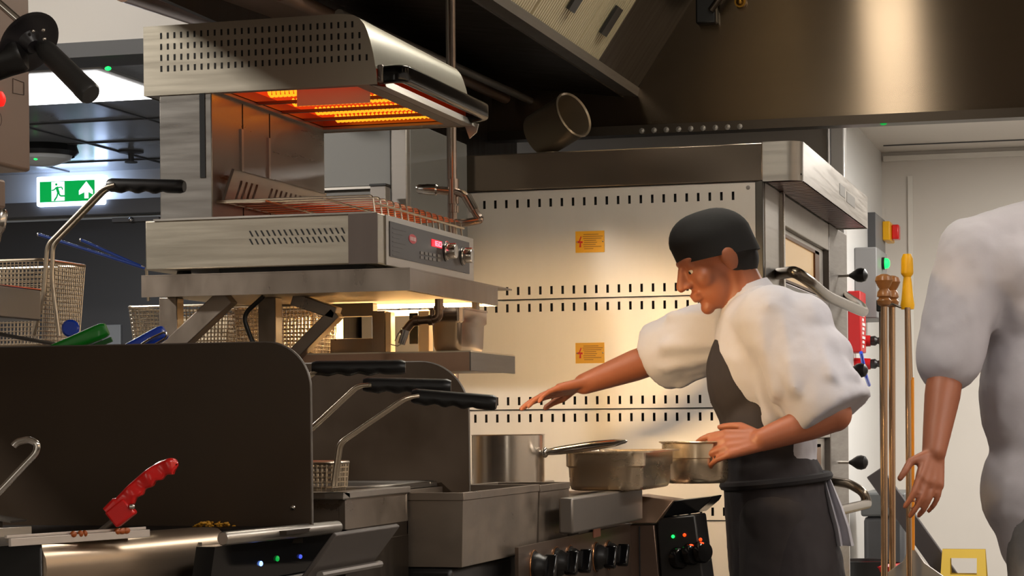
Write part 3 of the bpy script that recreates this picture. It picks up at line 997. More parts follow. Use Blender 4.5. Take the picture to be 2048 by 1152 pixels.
# underside frame + heater
HX0_, HX1_, HY0_, HY1_ = -1.795, -1.50, 4.235, 4.825
ZU = zb_ + .002
uf = MB()
uf.box((XR + .002, Y0 + .003, ZU), (HX0_, Y1 - .003, ZU + .008)).box((HX1_, Y0 + .003, ZU), (-1.47, Y1 - .003, ZU + .008))
uf.box((HX0_, Y0 + .003, ZU), (HX1_, HY0_, ZU + .008)).box((HX0_, HY1_, ZU), (HX1_, Y1 - .003, ZU + .008))
uf.build('underside_frame', STEELD, sg)
ht = MB().box((HX0_, HY0_, ZU + .028), (HX1_, HY1_, ZU + .03)).build('heater_plate', E_RED, sg)
hw = MB()
for (a, b) in (((HX0_ - .001, HY0_), (HX0_, HY1_)), ((HX1_, HY0_), (HX1_ + .001, HY1_)), ((HX0_, HY0_ - .001), (HX1_, HY0_)), ((HX0_, HY1_), (HX1_, HY1_ + .001))):
    hw.box((a[0], a[1], ZU + .006), (b[0], b[1], ZU + .03))
hw.build('heater_wall', mat('heater_wall_steel', (150, 110, 90), .3, .8), sg)
for y in (4.36, 4.50, 4.64, 4.77):
    cpts = []
    for k in range(160):
        t_ = k / 159
        cpts.append(V((HX0_ + .05 + t_ * (HX1_ - HX0_ - .07), y + .010 * math.cos(k * .9), ZU + .016 + .007 * math.sin(k * .9))))
    el = MB().sweep(cpts, .0028, 6).build('heating_coil', E_COIL, sg)
for y in (4.43, 4.57, 4.705):
    MB().box((HX0_, y - .006, ZU + .004), (HX1_, y + .006, ZU + .010)).build('element_divider', mat('divider_rust', (120, 80, 60), .5, .5), sg)
a, b = PY(594, 183, 4.33), PY(740, 205, 4.33)
MB().box((a.x, 4.329, b.z), (b.x, 4.332, ZU + .02)).build('glass_reflection', mat('reflection_cream', (236, 206, 170), .5, 0), sg)  # made-up cream strip standing in for a reflection in the heater glass
q = PY(640, 266, Y1 - .01)
MB().ball((q.x, Y1 - .015, ZU - .003), .006).build('underside_screw', CHROME, sg)
# front nose under the handle and drip lip
ns = MB()
ns.face([(-1.446, Y0 + .003, 1.806), (-1.446, Y1 - .003, 1.806), (-1.437, Y1 - .003, ZU - .004), (-1.437, Y0 + .035, ZU - .004)])
ns.face([(-1.437, Y0 + .035, ZU - .004), (-1.437, Y1 - .003, ZU - .004), (-1.470, Y1 - .003, ZU + .001), (-1.470, Y0 + .035, ZU + .001)])
ns.build('front_lip', STEEL, sg)
MB().prism([(-1.452, 1.762), (-1.435, 1.776), (-1.43, 1.795), (-1.45, 1.80), (-1.462, 1.79)], 'Y', Y1 - .004, Y1 + .002).build('lip_tab', STEEL, sg)
hpth = fillet([(-1.452, 4.232, 1.812), (-1.404, 4.238, 1.815), (-1.404, 4.842, 1.817), (-1.45, 4.842, 1.810)], .045, 8)
hd = MB()
secs = []
for i, p_ in enumerate(hpth):
    t_ = (hpth[min(i + 1, len(hpth) - 1)] - hpth[max(i - 1, 0)]).normalized()
    nrm = V((t_.y, -t_.x, 0)).normalized()
    secs.append([p_ + nrm * u + V((0, 0, v)) for u, v in rrect(-.010, -.018, .010, .018, .006, 3)])
loft(hd, secs)
hd.build('front_handle', BLACKG, sg, sharp=45)
for y in (4.226, 4.848):
    MB().box((-1.452, y - .010, 1.796), (-1.440, y + .010, 1.832)).build('handle_mount', STEELD, sg, bevel=.003)
# wire rack
t = thing('wire_rack', 'chrome wire cooking rack with bent down front on the salamander base', 'rack', (-1.65, 4.53, 1.531))
zr = 1.569
ro = MB()
for k in range(15):
    y = 4.225 + k * (4.835 - 4.225) / 14
    pts = fillet([(-1.846, y, zr), (-1.466, y, zr), (-1.462, y, 1.5312)], .008, 3)
    ro.sweep(pts, .0020, 6)
ro.build('rack_rods', WIRE, t)
for x, z in ((-1.835, zr - .004), (-1.70, zr - .004), (-1.57, zr - .004), (-1.459, 1.552)):
    MB().sweep([(x, 4.222, z), (x, 4.838, z)], .0024, 6).build('cross_rod', WIRE, t)
for y in (4.225, 4.835):
    MB().sweep(fillet([(-1.70, y, zr - .004), (-1.851, y, zr - .002), (-1.853, y, 1.536), (-1.815, y, 1.534), (-1.70, y, 1.534)], .012, 4), .0024, 6).build('end_loop', WIRE, t)
# perforated crumb plate leaning on the column
t_ = MB()
a, b, c_ = V((-1.778, 4.25, 1.637)), V((-1.778, 4.80, 1.640)), V((-1.797, 4.235, 1.566))
Uv = (b - a).normalized()
Wv = (a - c_).normalized()
L = (b - a).length
H = (a - c_).length
sl = [(.05 + k * .0285, .05 + k * .0285 + .012) for k in range(16) if k not in (4, 5)]
perf(t_, c_, Uv, Wv, L, H, [(.012, .055, sl)])
o_ = Uv.cross(Wv) * .002
t_.box(V((0, 0, H - .003)), V((L, .004, H)), Matrix((Uv, Wv.cross(Uv), Wv)).transposed().to_4x4() if False else Matrix.Translation(c_) @ Matrix((Uv, Wv.cross(Uv), Wv)).transposed().to_4x4())
t_.box(V((0, 0, 0)), V((.003, .006, H)), Matrix.Translation(c_) @ Matrix((Uv, Wv.cross(Uv), Wv)).transposed().to_4x4())
tag(t_.build('slotted_plate', STEELX, flat=True), 'slotted steel plate leaning against the back column of the grill', 'plate')

# =================================================================== UPPER SHELF
us = thing('upper_shelf', 'steel upper shelf with braced legs carrying the salamander grill', 'shelf', (-1.6, 4.43, .95))
SX0, SX1, SY0, SY1, SZ0, SZ1 = -1.93, -1.354, 4.12, 4.75, 1.367, 1.412
SHS = mat('shelf_steel', (140, 128, 116), .36, .7, .18, (14, 14, 6), .04, rvar=.1)
MB().box((SX0, SY0, SZ1 - .003), (SX1, SY1 + .12, SZ1)).build('shelf_plate', SHS, us)
MB().box((SX0, SY0, SZ0), (SX1 - .0031, SY0 + .003, SZ1 - .0032)).build('side_apron', SHS, us)
MB().box((SX1 - .003, SY0, SZ0), (SX1, SY1, SZ1 - .0032)).build('front_apron', SHS, us)
MB().box((SX0, SY1 - .003, SZ0), (SX1 - .0031, SY1, SZ1 - .0032)).build('side_apron', SHS, us)
MB().box((SX0 + .02, SY0 + .02, SZ0 + .004), (SX1 - .03, SY1 - .02, SZ0 + .01)).build('underside_pan', CREAM, us)
def slab(pts, th, name, m, parent):
    """flat bar through points in the x/z plane; pts = (x,z,y)"""
    mb = MB()
    for (p, q) in zip(pts, pts[1:]):
        d = (q - p).normalized()
        yv = V((0, 1, 0))
        n_ = d.cross(yv).normalized()
        Mx = Matrix.Translation(p) @ Matrix((d, yv, n_)).transposed().to_4x4()
        mb.box((-.002, 0, -th / 2), ((q - p).length + .002, .035, th / 2), Mx)
    return mb.build(name, m, parent, bevel=.002)
lx0, lx1 = PY(516, 640, 4.28).x, PY(551, 640, 4.28).x
MB().box((lx0, 4.28, .95), (lx1, 4.28 + (lx1 - lx0), SZ0 + .004)).build('leg', SHS, us, bevel=.002)
lx0, lx1 = PY(302, 640, 4.2).x, PY(338, 640, 4.2).x
MB().box((lx0 + .018, 4.2, .95), (lx1 + .018, 4.235, SZ0 + .004)).build('leg', SHS, us, bevel=.002)
slab([PY(450, 592, 4.15), PY(335, 700, 4.15)], .038, 'brace', SHS, us)
slab([PY(585, 598, 4.27), PY(668, 626, 4.27), PY(572, 722, 4.27)], .026, 'brace', SHS, us)
# black hose
tag(MB().sweep(fillet([PY(528, 592, 4.2), PY(486, 630, 4.2), PY(498, 668, 4.2), PY(516, 705, 4.2), PY(520, 740, 4.2)], .04, 6), .0048, 10).build('black_hose', BLACKP), 'black hose curving down behind the dark splash panel under the upper shelf', 'hose')
# warm tube lamp below the shelf
YL = 4.625
a, b = V((-1.70, YL, 1.35)), V((-1.375, YL, 1.35))
t = thing('strip_lamp', 'glowing warm strip lamp under the rear of the upper shelf', 'lamp', ((a.x + b.x) / 2, YL, 1.345))
MB().cyl((a.x, YL, 1.350), (b.x, YL, 1.350), .0065, None, 14).build('tube', E_TUBE, t)
for x in (a.x - .015, b.x):
    MB().box((x, YL - .012, 1.338), (x + .012, YL + .012, 1.372)).build('lamp_holder', STEELD, t, bevel=.002)

# =================================================================== LOWER SHELF and what stands on it
ls = thing('lower_shelf', 'steel lower shelf with a deep front edge below the glowing strip lamp', 'shelf', (-1.45, 4.47, .95))
LX0, LX1, LY0, LY1, LZ0, LZ1 = -1.655, -1.284, 4.3, 4.637, 1.212, 1.253
MB().box((LX0, LY0, LZ1 - .003), (LX1, LY1, LZ1)).build('shelf_plate', CREAM, ls)
MB().box((LX0, LY0, LZ0), (LX1 - .0031, LY0 + .003, LZ1 - .0032)).build('side_apron', mat('apron_warm_lit_steel', (186, 150, 124), .4, .3, .1, (14, 14, 6)), ls)  # lighter, warmer colour than the front apron stands in for light on it
MB().box((LX1 - .003, LY0, LZ0), (LX1, LY1, LZ1 - .0032)).build('front_apron', STEELD, ls)
MB().box((LX0 + .01, LY0 + .01, LZ0 + .002), (LX1 - .03, LY1, LZ0 + .006)).build('underside_pan', STEELD, ls)
for y in (4.33, 4.60):
    MB().box((LX0 + .02, y, .95), (LX0 + .05, y + .03, LZ0 + .003)).build('leg', SHS, ls, bevel=.002)
fr = thing('pass_frame', 'pale steel frame with a square opening standing on the lower shelf behind the tap', 'frame', (-1.55, 4.56, LZ1))
YF = 4.50
def pf(x0, y0, x1, y1, name, m, ya=YF, yb=YF + .03):
    p, q = PY(x0, y0, ya), PY(x1, y1, ya)
    return MB().box((p.x, ya, max(q.z, LZ1)), (q.x, yb, min(p.z, SZ0))).build(name, m, fr, bevel=.0015)
pf(744, 622, 770, 705, 'post', SHS)
pf(660, 678, 746, 705, 'lower_rail', SHS)
pf(655, 600, 746, 632, 'upper_rail', STEELD)
pf(770, 624, 782, 705, 'bright_edge', CREAM)
pf(836, 622, 858, 705, 'post', CREAM)
pf(818, 626, 836, 688, 'dark_gap', BLACKM, YF + .03, YF + .034)
# steel food pan
def gn_pan(root, x0, y0, x1, y1, z0, z1, r, m, rim=.012, step=.35):
    def ring(e, z, rr):
        return [(x, y, z) for x, y in rrect(x0 - e, y0 - e, x1 + e, y1 + e, rr, 5)]
    H = z1 - z0
    mb = MB()
    loft(mb, [ring(-.014, z0, r * .8), ring(-.006, z0 + .003, r), ring(-.003, z0 + .012, r), ring(-.001, z1 - H * step, r), ring(.0035, z1 - H * step + .004, r), ring(.0035, z1 - .003, r), ring(rim, z1 - .004, r + rim * .6), ring(rim, z1, r + rim * .6), ring(.002, z1, r), ring(-.001, z1 - .006, r), ring(-.004, z0 + .02, r), ring(-.012, z0 + .006, r * .8)], True, True)
    return mb.build('pan_body', m, root, sharp=50)
t = thing('food_pan', 'small deep steel food pan standing at the front end of the lower shelf', 'pan', (-1.35, 4.45, LZ1))
gn_pan(t, -1.39, 4.36, -1.322, 4.545, LZ1, 1.345, .014, mat('food_pan_steel', (170, 150, 132), .22, .95, .05, (6, 6, 6)), .006)
# tap under the shelf
t = thing('gas_tap', 'bent brownish steel tap fitting hanging under the upper shelf in front of the pan', 'tap', (-1.42, 4.25, 1.28))
TAPM = mat('tap_steel', (128, 104, 84), .3, .9)
yt = 4.24
tp = fillet([PY(878, 598, yt), PY(878, 638, yt), PY(826, 642, yt), PY(806, 668, yt)], .012, 5)
MB().sweep(tp, .0085, 14).build('pipe', TAPM, t)
for (px, py, px2, py2) in ((866, 640, 858, 640.5), (838, 641, 828, 642), (878, 612, 878, 620)):
    MB().cyl(PY(px, py, yt), PY(px2, py2, yt), .0108, None, 14).build('collar', TAPM, t)
MB().cyl(PY(812, 660, yt), PY(803, 688, yt), .0095, .008, 14).build('nozzle', CHROME, t)
for pts in ([(806, 655), (796, 668), (790, 682)], [(803, 688), (795, 692), (782, 689)]):
    MB().sweep([PY(a_, b_, yt) for a_, b_ in pts], .0011, 6).build('chain', STEELD, t)
# gas pole and valve
XP, YP = -1.563, 5.1
t = thing('gas_pipe', 'tall vertical steel gas pipe with a lever valve behind the grill', 'pipe', (XP, YP, .95))
PIPE = mat('pipe_steel', (176, 158, 146), .2, .95)
MB().sweep([(XP, YP, .95), (XP, YP, 2.38)], .0085, 16).build('riser', PIPE, t)
MB().sweep([(XP - .016, YP + .02, .95), (XP - .016, YP + .02, 2.36)], .006, 12).build('thin_riser', STEELD, t)
z0 = PY(908, 383, YP).z
MB().cyl((XP, YP, z0 - .03), (XP, YP, z0 + .03), .0135).build('tee', PIPE, t)
q = PY(868, 380, YP)
MB().cyl((XP, YP, z0), q, .010, .0095).build('branch', PIPE, t)
MB().lathe(q + V((.01, 0, 0)), V((-1, 0, .08)), [(0, .010), (.004, .0135), (.028, .0135), (.032, .0125), (.048, .012), (.054, .008), (.055, 0)], 16).build('valve_body', CHROME, t)
a_, b_ = PY(930, 388, YP - .02), PY(955, 432, YP - .02)
MB().sweep(fillet([(XP, YP, z0), a_, b_, PY(962, 440, YP - .02), PY(930, 446, YP - .02), (XP, YP, PY(908, 446, YP).z)], .02, 5), .0095, 14).build('elbow_loop', PIPE, t)
MB().cyl(a_ + (b_ - a_) * .1, a_ + (b_ - a_) * .75, .0125, .0115).build('union_nut', CHROME, t)
MB().cyl(PY(908, 412, YP), PY(908, 425, YP), .0125).build('collar', PIPE, t)

# rear stainless cabinet and wall things behind
t = thing('wall_cabinet', 'grey stainless wall cabinet behind the salamander grill', 'cabinet', (-2.0, 5.8, 1.5))
CABM = mat('cabinet_grey_steel', (112, 111, 108), .5, .5, .05, (4, 4, 4))
x0, x1, x2 = -2.2, PY(782, 300, 5.6).x, PY(816, 300, 5.6).x
MB().box((x0, 5.62, 1.50), (x2, 6.15, 1.92)).build('carcass', CABM, t, bevel=.003)
MB().box((x0, 5.6, 1.745), (x1, 5.62, 1.91)).build('door', CABM, t, bevel=.003)
MB().box((x0, 5.6, 1.505), (x1, 5.62, 1.738)).build('door', CABM, t, bevel=.003)
MB().box((x0 + .02, 5.585, 1.738), (x1 - .02, 5.6, 1.744)).build('ledge', STEEL, t)
MB().box((x1 + .002, 5.59, 1.50), (x2, 5.62, 1.91)).build('edge_post', STEELD, t, bevel=.004)
a, b = PY(745, 374, 5.5), PY(776, 405, 5.5)
t = thing('square_post', 'short square steel post with a black cap behind the wire rack', 'post', ((a.x + b.x) / 2, 5.5, .95))
MB().box((a.x, 5.48, .95), (b.x, 5.52, a.z)).build('post', STEELD, t, bevel=.002)
MB().box((a.x - .002, 5.478, a.z), (b.x + .002, 5.522, a.z + .006)).build('cap', BLACKP, t, bevel=.001)
a, b = PY(820, 355, 5.9), PY(868, 402, 5.9)
t = thing('black_housing', 'small black housing on the wall left of the valve', 'housing', ((a.x + b.x) / 2, 5.9, b.z))
MB().box((a.x, 5.88, b.z), (b.x, 6.0, a.z)).build('case', BLACKP, t, bevel=.01)
c0 = PY(870, 322, 5.9)
MB().box((c0.x - .008, 5.9, a.z), (c0.x + .01, 5.98, c0.z)).build('conduit', BLACKP, t, bevel=.002)
# steel shelf unit wall behind valve
t = thing('steel_worktop', 'steel worktop and splashback running behind the valve pipe', 'worktop', (-1.85, 5.6, 0))
MB().box((-2.17, 5.25, 0), (-1.45, 5.575, .93)).build('body', STEELD, t)
MB().box((-2.19, 5.24, .93), (-1.44, 5.578, .955)).build('top', STEEL, t, bevel=.003)

# =================================================================== FRY BASKETS
def wire_basket(root, x0, y0, x1, y1, z0, z1, taper=.012, pitch=.0085, wr=.0011, m=WIRE):
    mb = MB()
    def corner(z):
        f = (z1 - z) / (z1 - z0) * taper
        return (x0 + f, y0 + f, x1 - f, y1 - f)
    nz = max(3, int((z1 - z0) / pitch))
    for k in range(nz + 1):
        z = z0 + (z1 - z0) * k / nz
        a_, b_, c_, d_ = corner(z)
        mb.sweep([(x, y, z) for x, y in rrect(a_, b_, c_, d_, .012, 3)], wr, 4, closed=True)
    B, T = corner(z0), corner(z1)
    nx = int((x1 - x0) / pitch); ny = int((y1 - y0) / pitch)
    for k in range(1, nx):
        t_ = k / nx
        for yi in (1, 3):
            mb.sweep([(B[0] + (B[2] - B[0]) * t_, B[yi], z0), (T[0] + (T[2] - T[0]) * t_, T[yi], z1)], wr, 4)
        mb.sweep([(B[0] + (B[2] - B[0]) * t_, B[1], z0), (B[0] + (B[2] - B[0]) * t_, B[3], z0)], wr, 4)
    for k in range(1, ny):
        t_ = k / ny
        for xi in (0, 2):
            mb.sweep([(B[xi], B[1] + (B[3] - B[1]) * t_, z0), (T[xi], T[1] + (T[3] - T[1]) * t_, z1)], wr, 4)
        mb.sweep([(B[0], B[1] + (B[3] - B[1]) * t_, z0), (B[2], B[1] + (B[3] - B[1]) * t_, z0)], wr, 4)
    mb.build('wire_mesh', m, root)
    MB().sweep([(x, y, z1) for x, y in rrect(x0, y0, x1, y1, .014, 4)], .0032, 8, closed=True).build('rim', m, root)

def grip(root, a, b, r=.0125, name='grip', m=BLACKP):
    a, b = V(a), V(b)
    d = (b - a).normalized()
    u = UP - d * UP.dot(d)
    u.normalize()
    w = d.cross(u)
    L = (b - a).length
    secs = []
    N = 22
    for i in range(N + 1):
        t_ = i / N
        c = a + d * (L * t_)
        rr = r * (1 if .03 < t_ < .97 else .8)
        dip = .0022 * (math.sin(t_ * PI * 9) if .1 < t_ < .8 else 0)
        secs.append([c + w * (rr * math.cos(k * PI / 8)) + u * (rr * (1.15 if math.sin(k * PI / 8) > 0 else 1.0) * math.sin(k * PI / 8) + (dip if math.sin(k * PI / 8) < -.3 else 0)) for k in range(16)])
    mb = MB()
    loft(mb, secs)
    return mb.build(name, m, root, sharp=50)

# basket with blue handle hung under the shelf
t = thing('fry_basket', 'wire fry basket with a blue coated wire handle hanging left of the shelf legs', 'basket', (-2.0, 4.55, 1.255))
wire_basket(t, -2.105, 4.42, -1.87, 4.60, 1.245, 1.366)
for dy, (hx, hy), yy in ((0, (77, 469), 4.44), (.05, (162, 480), 4.52)):
    e0 = PY(291, 537, yy)
    e1 = PY(hx, hy, yy)
    MB().sweep(fillet([PY(297, 602, yy), e0 + V((.002, 0, 0)), e0 - V((.01, 0, -.004))], .008, 4), .0035, 8).build('handle_leg', WIRE, t)
    MB().sweep([e0, e1], .0038, 10).build('blue_handle', BLUED, t, label='dark blue coated handle rod')
    MB().ball(e1, .004).build('handle_tip', CHROME, t)
t = thing('fry_basket', 'wire fry basket without a grip, behind the middle shelf leg', 'basket', (-1.75, 4.5, 1.2))
wire_basket(t, -1.852, 4.40, -1.665, 4.56, 1.215, 1.360, .008)
t = thing('fry_basket', 'far wire basket beside the lower shelf, lit warm by the strip lamp', 'basket', (-1.75, 4.7, 1.2))
wire_basket(t, -1.90, 4.62, -1.715, 4.70, 1.20, 1.355, .006)
tag(MB().box((-2.14, 4.735, 1.10), (-1.72, 4.742, 1.36)).build('partition_plate', CREAM), 'pale steel partition plate behind the wire baskets under the shelf', 'plate')
tag(MB().box((-2.14, 4.55, 1.195), (-1.72, 4.735, 1.199)).box((-2.14, 4.40, 1.21), (-1.665, 4.56, 1.214)).box((-2.14, 4.40, .95), (-2.12, 4.735, 1.21)).box((-1.70, 4.645, .95), (-1.68, 4.735, 1.195)).box((-2.14, 4.40, .95), (-2.12, 4.42, 1.244)).build('basket_stand', SHS), 'steel stand under the wire baskets behind the splash panels', 'stand')

# left foreground basket with black grip
t = thing('fry_basket', 'large wire fry basket with a black grip at the far left above the dark panel', 'basket', (-2.0, 3.75, 1.26))
wire_basket(t, -2.20, 3.62, -1.892, 3.80, 1.255, 1.408, .010, .0078)
h1 = PY(95, 492, 3.6)
MB().sweep(fillet([PY(66, 670, 3.6), PY(87, 590, 3.6), PY(95, 490, 3.6), PY(206, 376, 3.6), PY(230, 370, 3.6)], .012, 5), .0042, 10).build('handle_rod', WIRE, t)
MB().sweep(fillet([PY(118, 672, 3.63), PY(104, 560, 3.63), PY(106, 490, 3.63), PY(214, 378, 3.63), PY(236, 374, 3.63)], .012, 5), .0042, 10).build('handle_rod', WIRE, t)
grip(t, PY(216, 371, 3.61), PY(369, 374, 3.61), .0115)

# =================================================================== LEFT FOREGROUND MACHINE
XL = PY(62, 300, 3.3).x
mc = thing('heating_cabinet', 'beige metal cabinet with a glowing red lamp at the top left edge', 'cabinet', (-1.95, 2.95, 1.526))
MB().box((-2.25, 2.55, 1.526), (XL, 3.3, 2.05)).build('body', BEIGE, mc, bevel=.006)
MB().box((-2.24, 2.58, 0), (-2.16, 2.66, 1.53)).build('stand_post', BEIGE, mc)
q = PX(0, 198, XL)
MB().lathe(V((XL, q.y, q.z)), (1, 0, 0), [(0, .012), (.003, .012), (.006, .008), (.0065, 0)], 16).build('red_lamp', E_LEDR, mc)
ic = MB()
for (x0, y0, x1, y1) in ((26, 157, 48, 165), (26, 186, 48, 190), (26, 157, 26, 186), (48, 165, 48, 190)):
    a, b = PX(x0, y0, XL + .0005), PX(x1, y1, XL + .0005)
    ic.sweep([a, b], .0006, 4)
ic.build('printed_symbol', mat('symbol_ink', (80, 66, 60), .6), mc)
q = PX(-4, 238, XL)
MB().sweep([q + V((0, .012 * math.cos(k), .012 * math.sin(k))) for k in [i * PI / 8 for i in range(16)]], .0006, 4, closed=True).build('printed_circle', mat('symbol_ink', (80, 66, 60), .6), mc)
# lever with a disc guard and grip, in front of the cabinet
DL = 3.1
g0, g1 = PD(84, 92, DL), PD(190, 198, DL - .06)
lv = thing('lever_handle', 'black lever handle with a round disc guard and ribbed grip at top left', 'handle', PD(30, 110, DL))
dax = (g1 - g0).normalized()
gp = MB()
gp.lathe(g0, dax, [(-.012, 0), (-.012, .010), (0, .0105), (.006, .013), (.012, .0145), (.02, .0150), (.06, .0155), (.10, .0158), (.106, .0165), (.120, .0165), (.124, .014), (.1245, 0)], 24)
gp.build('grip', mat('grip_rubber', (52, 52, 52), .4, 0, .15, (60, 60, 60), .1), lv)
cd = PD(57, 84, DL)
dn = (RT * .64 - UP * .58 - DR * .5).normalized()
MB().lathe(cd, dn, [(-.003, 0), (-.003, .044), (0, .0475), (.002, .048), (.002, .042), (-.001, .036), (.002, .02), (.010, .014), (.014, .010), (.014, 0)], 40).build('disc_guard', mat('guard_black', (34, 32, 36), .35), lv)
MB().lathe(PD(-30, 135, DL), (RT * .9 + UP * .35).normalized(), [(0, 0), (0, .024), (.03, .025), (.05, .027), (.056, .024), (.06, .014), (.065, 0)], 24).build('hub', BLACKP, lv)
ha_ = PD(-30, 135, DL)
MB().cyl(ha_, V((XL + .001, ha_.y + .05, ha_.z)), .014).build('pivot_arm', BLACKP, lv)
MB().lathe(PD(40, 118, DL), (RT * .8 + UP * .4).normalized(), [(-.01, .014), (.004, .014), (.006, .012), (.006, 0)], 18).build('hub_nut', STEELD, lv)
MB().cyl(PD(-30, -18, DL), PD(46, 48, DL), .0055, None, 14).build('chrome_rod', CHROME, lv)
for (px, py) in ((66, 62), (86, 60), (88, 78)):
    MB().ball(PD(px, py, DL - .022), .003).build('guard_screw', CHROME, lv)
# small fittings under the cabinet
a, b = PX(0, 356, XL), PX(12, 418, XL)
q = PD(12, 360, 3.3)
tag(MB().box((q.x - .12, q.y - .1, PD(0, 418, 3.3).z), (q.x, q.y, q.z)).build('beige_bracket', BEIGE, bevel=.004), 'small beige bracket just under the beige cabinet at the left edge', 'bracket')
q = PD(2, 452, 3.3)
tag(MB().lathe(q + V((0, 0, .026)), (RT * -.2 - UP).normalized(), [(0, 0), (0, .008), (.006, .012), (.03, .012), (.036, .009), (.06, .008), (q.z + .026 - 1.338, .008), (q.z + .026 - 1.338, 0)], 20).build('tap_knob', CHROME), 'polished rounded tap knob at the left edge above the wire basket', 'knob')
XG = PY(82, 600, 3.45).x
a = PY(82, 580, 3.45); b = PY(82, 642, 3.45)
t = thing('steel_caddy', 'plain grey steel caddy box in front of the left fry basket', 'box', (XG - .1, 3.3, b.z))
MB().box((XG - .16, 3.0, b.z), (XG, 3.45, a.z)).build('body', mat('caddy_grey', (138, 130, 122), .4, .6, .06, (5, 5, 5)), t, bevel=.003)
MB().sweep([(XG - .002, 3.0, a.z), (XG - .002, 3.45, a.z)], .0022, 6).build('top_edge', CHROME, t)

# tools standing behind the dark panel
def tong_grip(p, q, w, hgt, m, name, lab):
    t = thing(name, lab, 'tongs', p)
    d = (q - p).normalized()
    u = (UP - d * UP.dot(d)).normalized()
    s_ = d.cross(u)
    L = (q - p).length
    secs = []
    for t_ in (-.1, .2, .5, .8, .93, 1.0):
        f = 1.0 if t_ < .9 else (.93 if t_ < .95 else .74)
        f *= .85 + .15 * min(1, max(0, t_))
        c = p + d * (L * t_)
        secs.append([c + s_ * (x * f) + u * (z * f) for x, z in rrect(-w / 2, -hgt / 2, w / 2, hgt / 2, w * .25, 3)])
    mb = MB()
    loft(mb, secs)
    mb.build('grip', m, t, sharp=40)
    return t, d, u, s_
t, d, u, s_ = tong_grip(PD(118, 698, 3.72), PD(214, 658, 3.72), .026, .027, GREENP, 'serving_tongs', 'green handled tongs standing behind the dark splash panel')
a = PD(150, 690, 3.72)
MB().box((-.02, -.004, -.004), (.06, .004, .004), Matrix.Translation(a - u * .014 - s_ * .008) @ Matrix((d, s_, u)).transposed().to_4x4()).build('grip_groove', mat('green_shadow_plastic', (4, 92, 20), .4), t)
MB().sweep([PD(118, 700, 3.72), PD(75, 730, 3.72), V((-1.86, 3.42, .996))], .004, 8).build('blade', STEEL, t)
t, d, u, s_ = tong_grip(PD(262, 698, 3.72), PD(331, 663, 3.72), .026, .027, BLUEP, 'serving_tongs', 'blue handled tongs with a bent wire, standing behind the dark splash panel')
wp = [PD(268, 698, 3.695), PD(302, 676, 3.695), PD(328, 664, 3.695), PD(334, 668, 3.695), PD(331, 676, 3.695), PD(300, 694, 3.695)]
MB().sweep(fillet(wp, .006, 4), .0018, 8).build('wire_loop', CHROME, t)
MB().sweep([PD(262, 700, 3.72), PD(230, 725, 3.72), V((-1.76, 3.42, .996))], .004, 8).build('blade', STEEL, t)
q = PD(142, 657, 3.85)
t = thing('blue_ladle', 'blue round tool end behind the green handled tongs', 'utensil', q)
MB().lathe(q, -DR, [(-.006, 0), (-.006, .014), (0, .0155), (.005, .0155), (.008, .012), (.008, 0)], 22).build('round_end', BLUEP, t)
MB().cyl(q - V((0, 0, .012)), V((q.x, q.y, .95)), .005).build('stem', BLUEP, t)

# =================================================================== SPLASH PANELS
def splash(name, lab, y, xf, zb, zt, x0, r, label_mat=SPLASH):
    t = thing(name, lab, 'panel', ((x0 + xf) / 2, y, zb))
    arc = [(xf - r + r * math.sin(a), zt - r + r * math.cos(a)) for a in [k * PI / 24 for k in range(13)]]
    poly = [(x0, zb), (x0, zt)] + arc + [(xf, zb)]
    MB().prism(poly, 'Y', y, y + .01).build('sheet', label_mat, t, sharp=25, bevel=0)
    edge = [V((x, y + .005, z)) for x, z in [(x0, zt + .0005)] + arc + [(xf + .0005, zb)]]
    mb = MB()
    mb.sweep(edge, .0022, 6)
    mb.build('edge_trim', STEELD, t)
    return t
s1 = splash('splash_panel', 'large dark splash panel with one rounded corner behind the griddle, nearest the camera', 3.28, -1.247, .93, 1.2355, -2.2, .075)
q = PY(586, 1015, 3.279)
MB().ball(q, (.0045, .003, .0045)).build('bolt', CHROME, s1)
q = PY(262, 1014, 3.279)
MB().ball(q, (.005, .003, .005)).build('bolt', CHROME, s1)
s2 = splash('splash_panel', 'smaller dark splash panel with one rounded corner beyond the fryer', 4.14, -1.243, .95, 1.2265, -2.0, .10)
# rail rising behind the first panel
a, b = PY(-20, 665, 3.4), PY(120, 690, 3.4)
tag(MB().box((-2.35, 3.30, .95), (-2.0, 3.40, 1.2)).build('fryer_backbox', STEELD), 'steel box end behind the large dark splash panel at far left', 'box')
tag(MB().sweep([a, b], .0035, 8).build('back_rail', STEELD), 'thin steel rail sloping down behind the dark splash panel at left', 'rail')

# =================================================================== GRIDDLE
gr = thing('griddle', 'dark griddle plate with a wide rolled steel front apron', 'griddle', (-1.6, 2.95, .6))
GZ = .946
c1 = PZ(78, 1082, GZ); c2 = PZ(443, 1054, GZ)
MB().box((-2.25, 2.795, .62), (-1.53, 3.27, GZ - .03)).build('body', DARKST, gr)
MB().prism([(-2.25, 2.5), (-1.57, 2.5), (-1.57, 2.795), (c1.x - .04, 2.795), (c2.x - .04, c2.y), (-1.30, c2.y + .01), (-1.26, 3.278), (-2.25, 3.278)], 'Z', GZ - .03, GZ - .004).build('cooking_plate', mat('griddle_iron', (34, 30, 28), .5, .6, .3, (12, 12, 12), .1), gr)
pa, pb = PX(78, 1081, -1.40), PX(443, 1054, -1.335)
def apron(y0, y1, x, zt, m, name, prof):
    mb = MB()
    secs = []
    for y in (y0, y1):
        secs.append([(x + u, y, zt + v) for u, v in prof])
    loft(mb, secs)
    return mb.build(name, m, gr, sharp=35, bevel=0)
prof1 = [(-.05, -.001), (-.02, 0), (-.006, -.002), (.004, -.010), (.010, -.024), (.012, -.040), (.008, -.060), (.004, -.085), (.004, -.25), (-.05, -.25)]
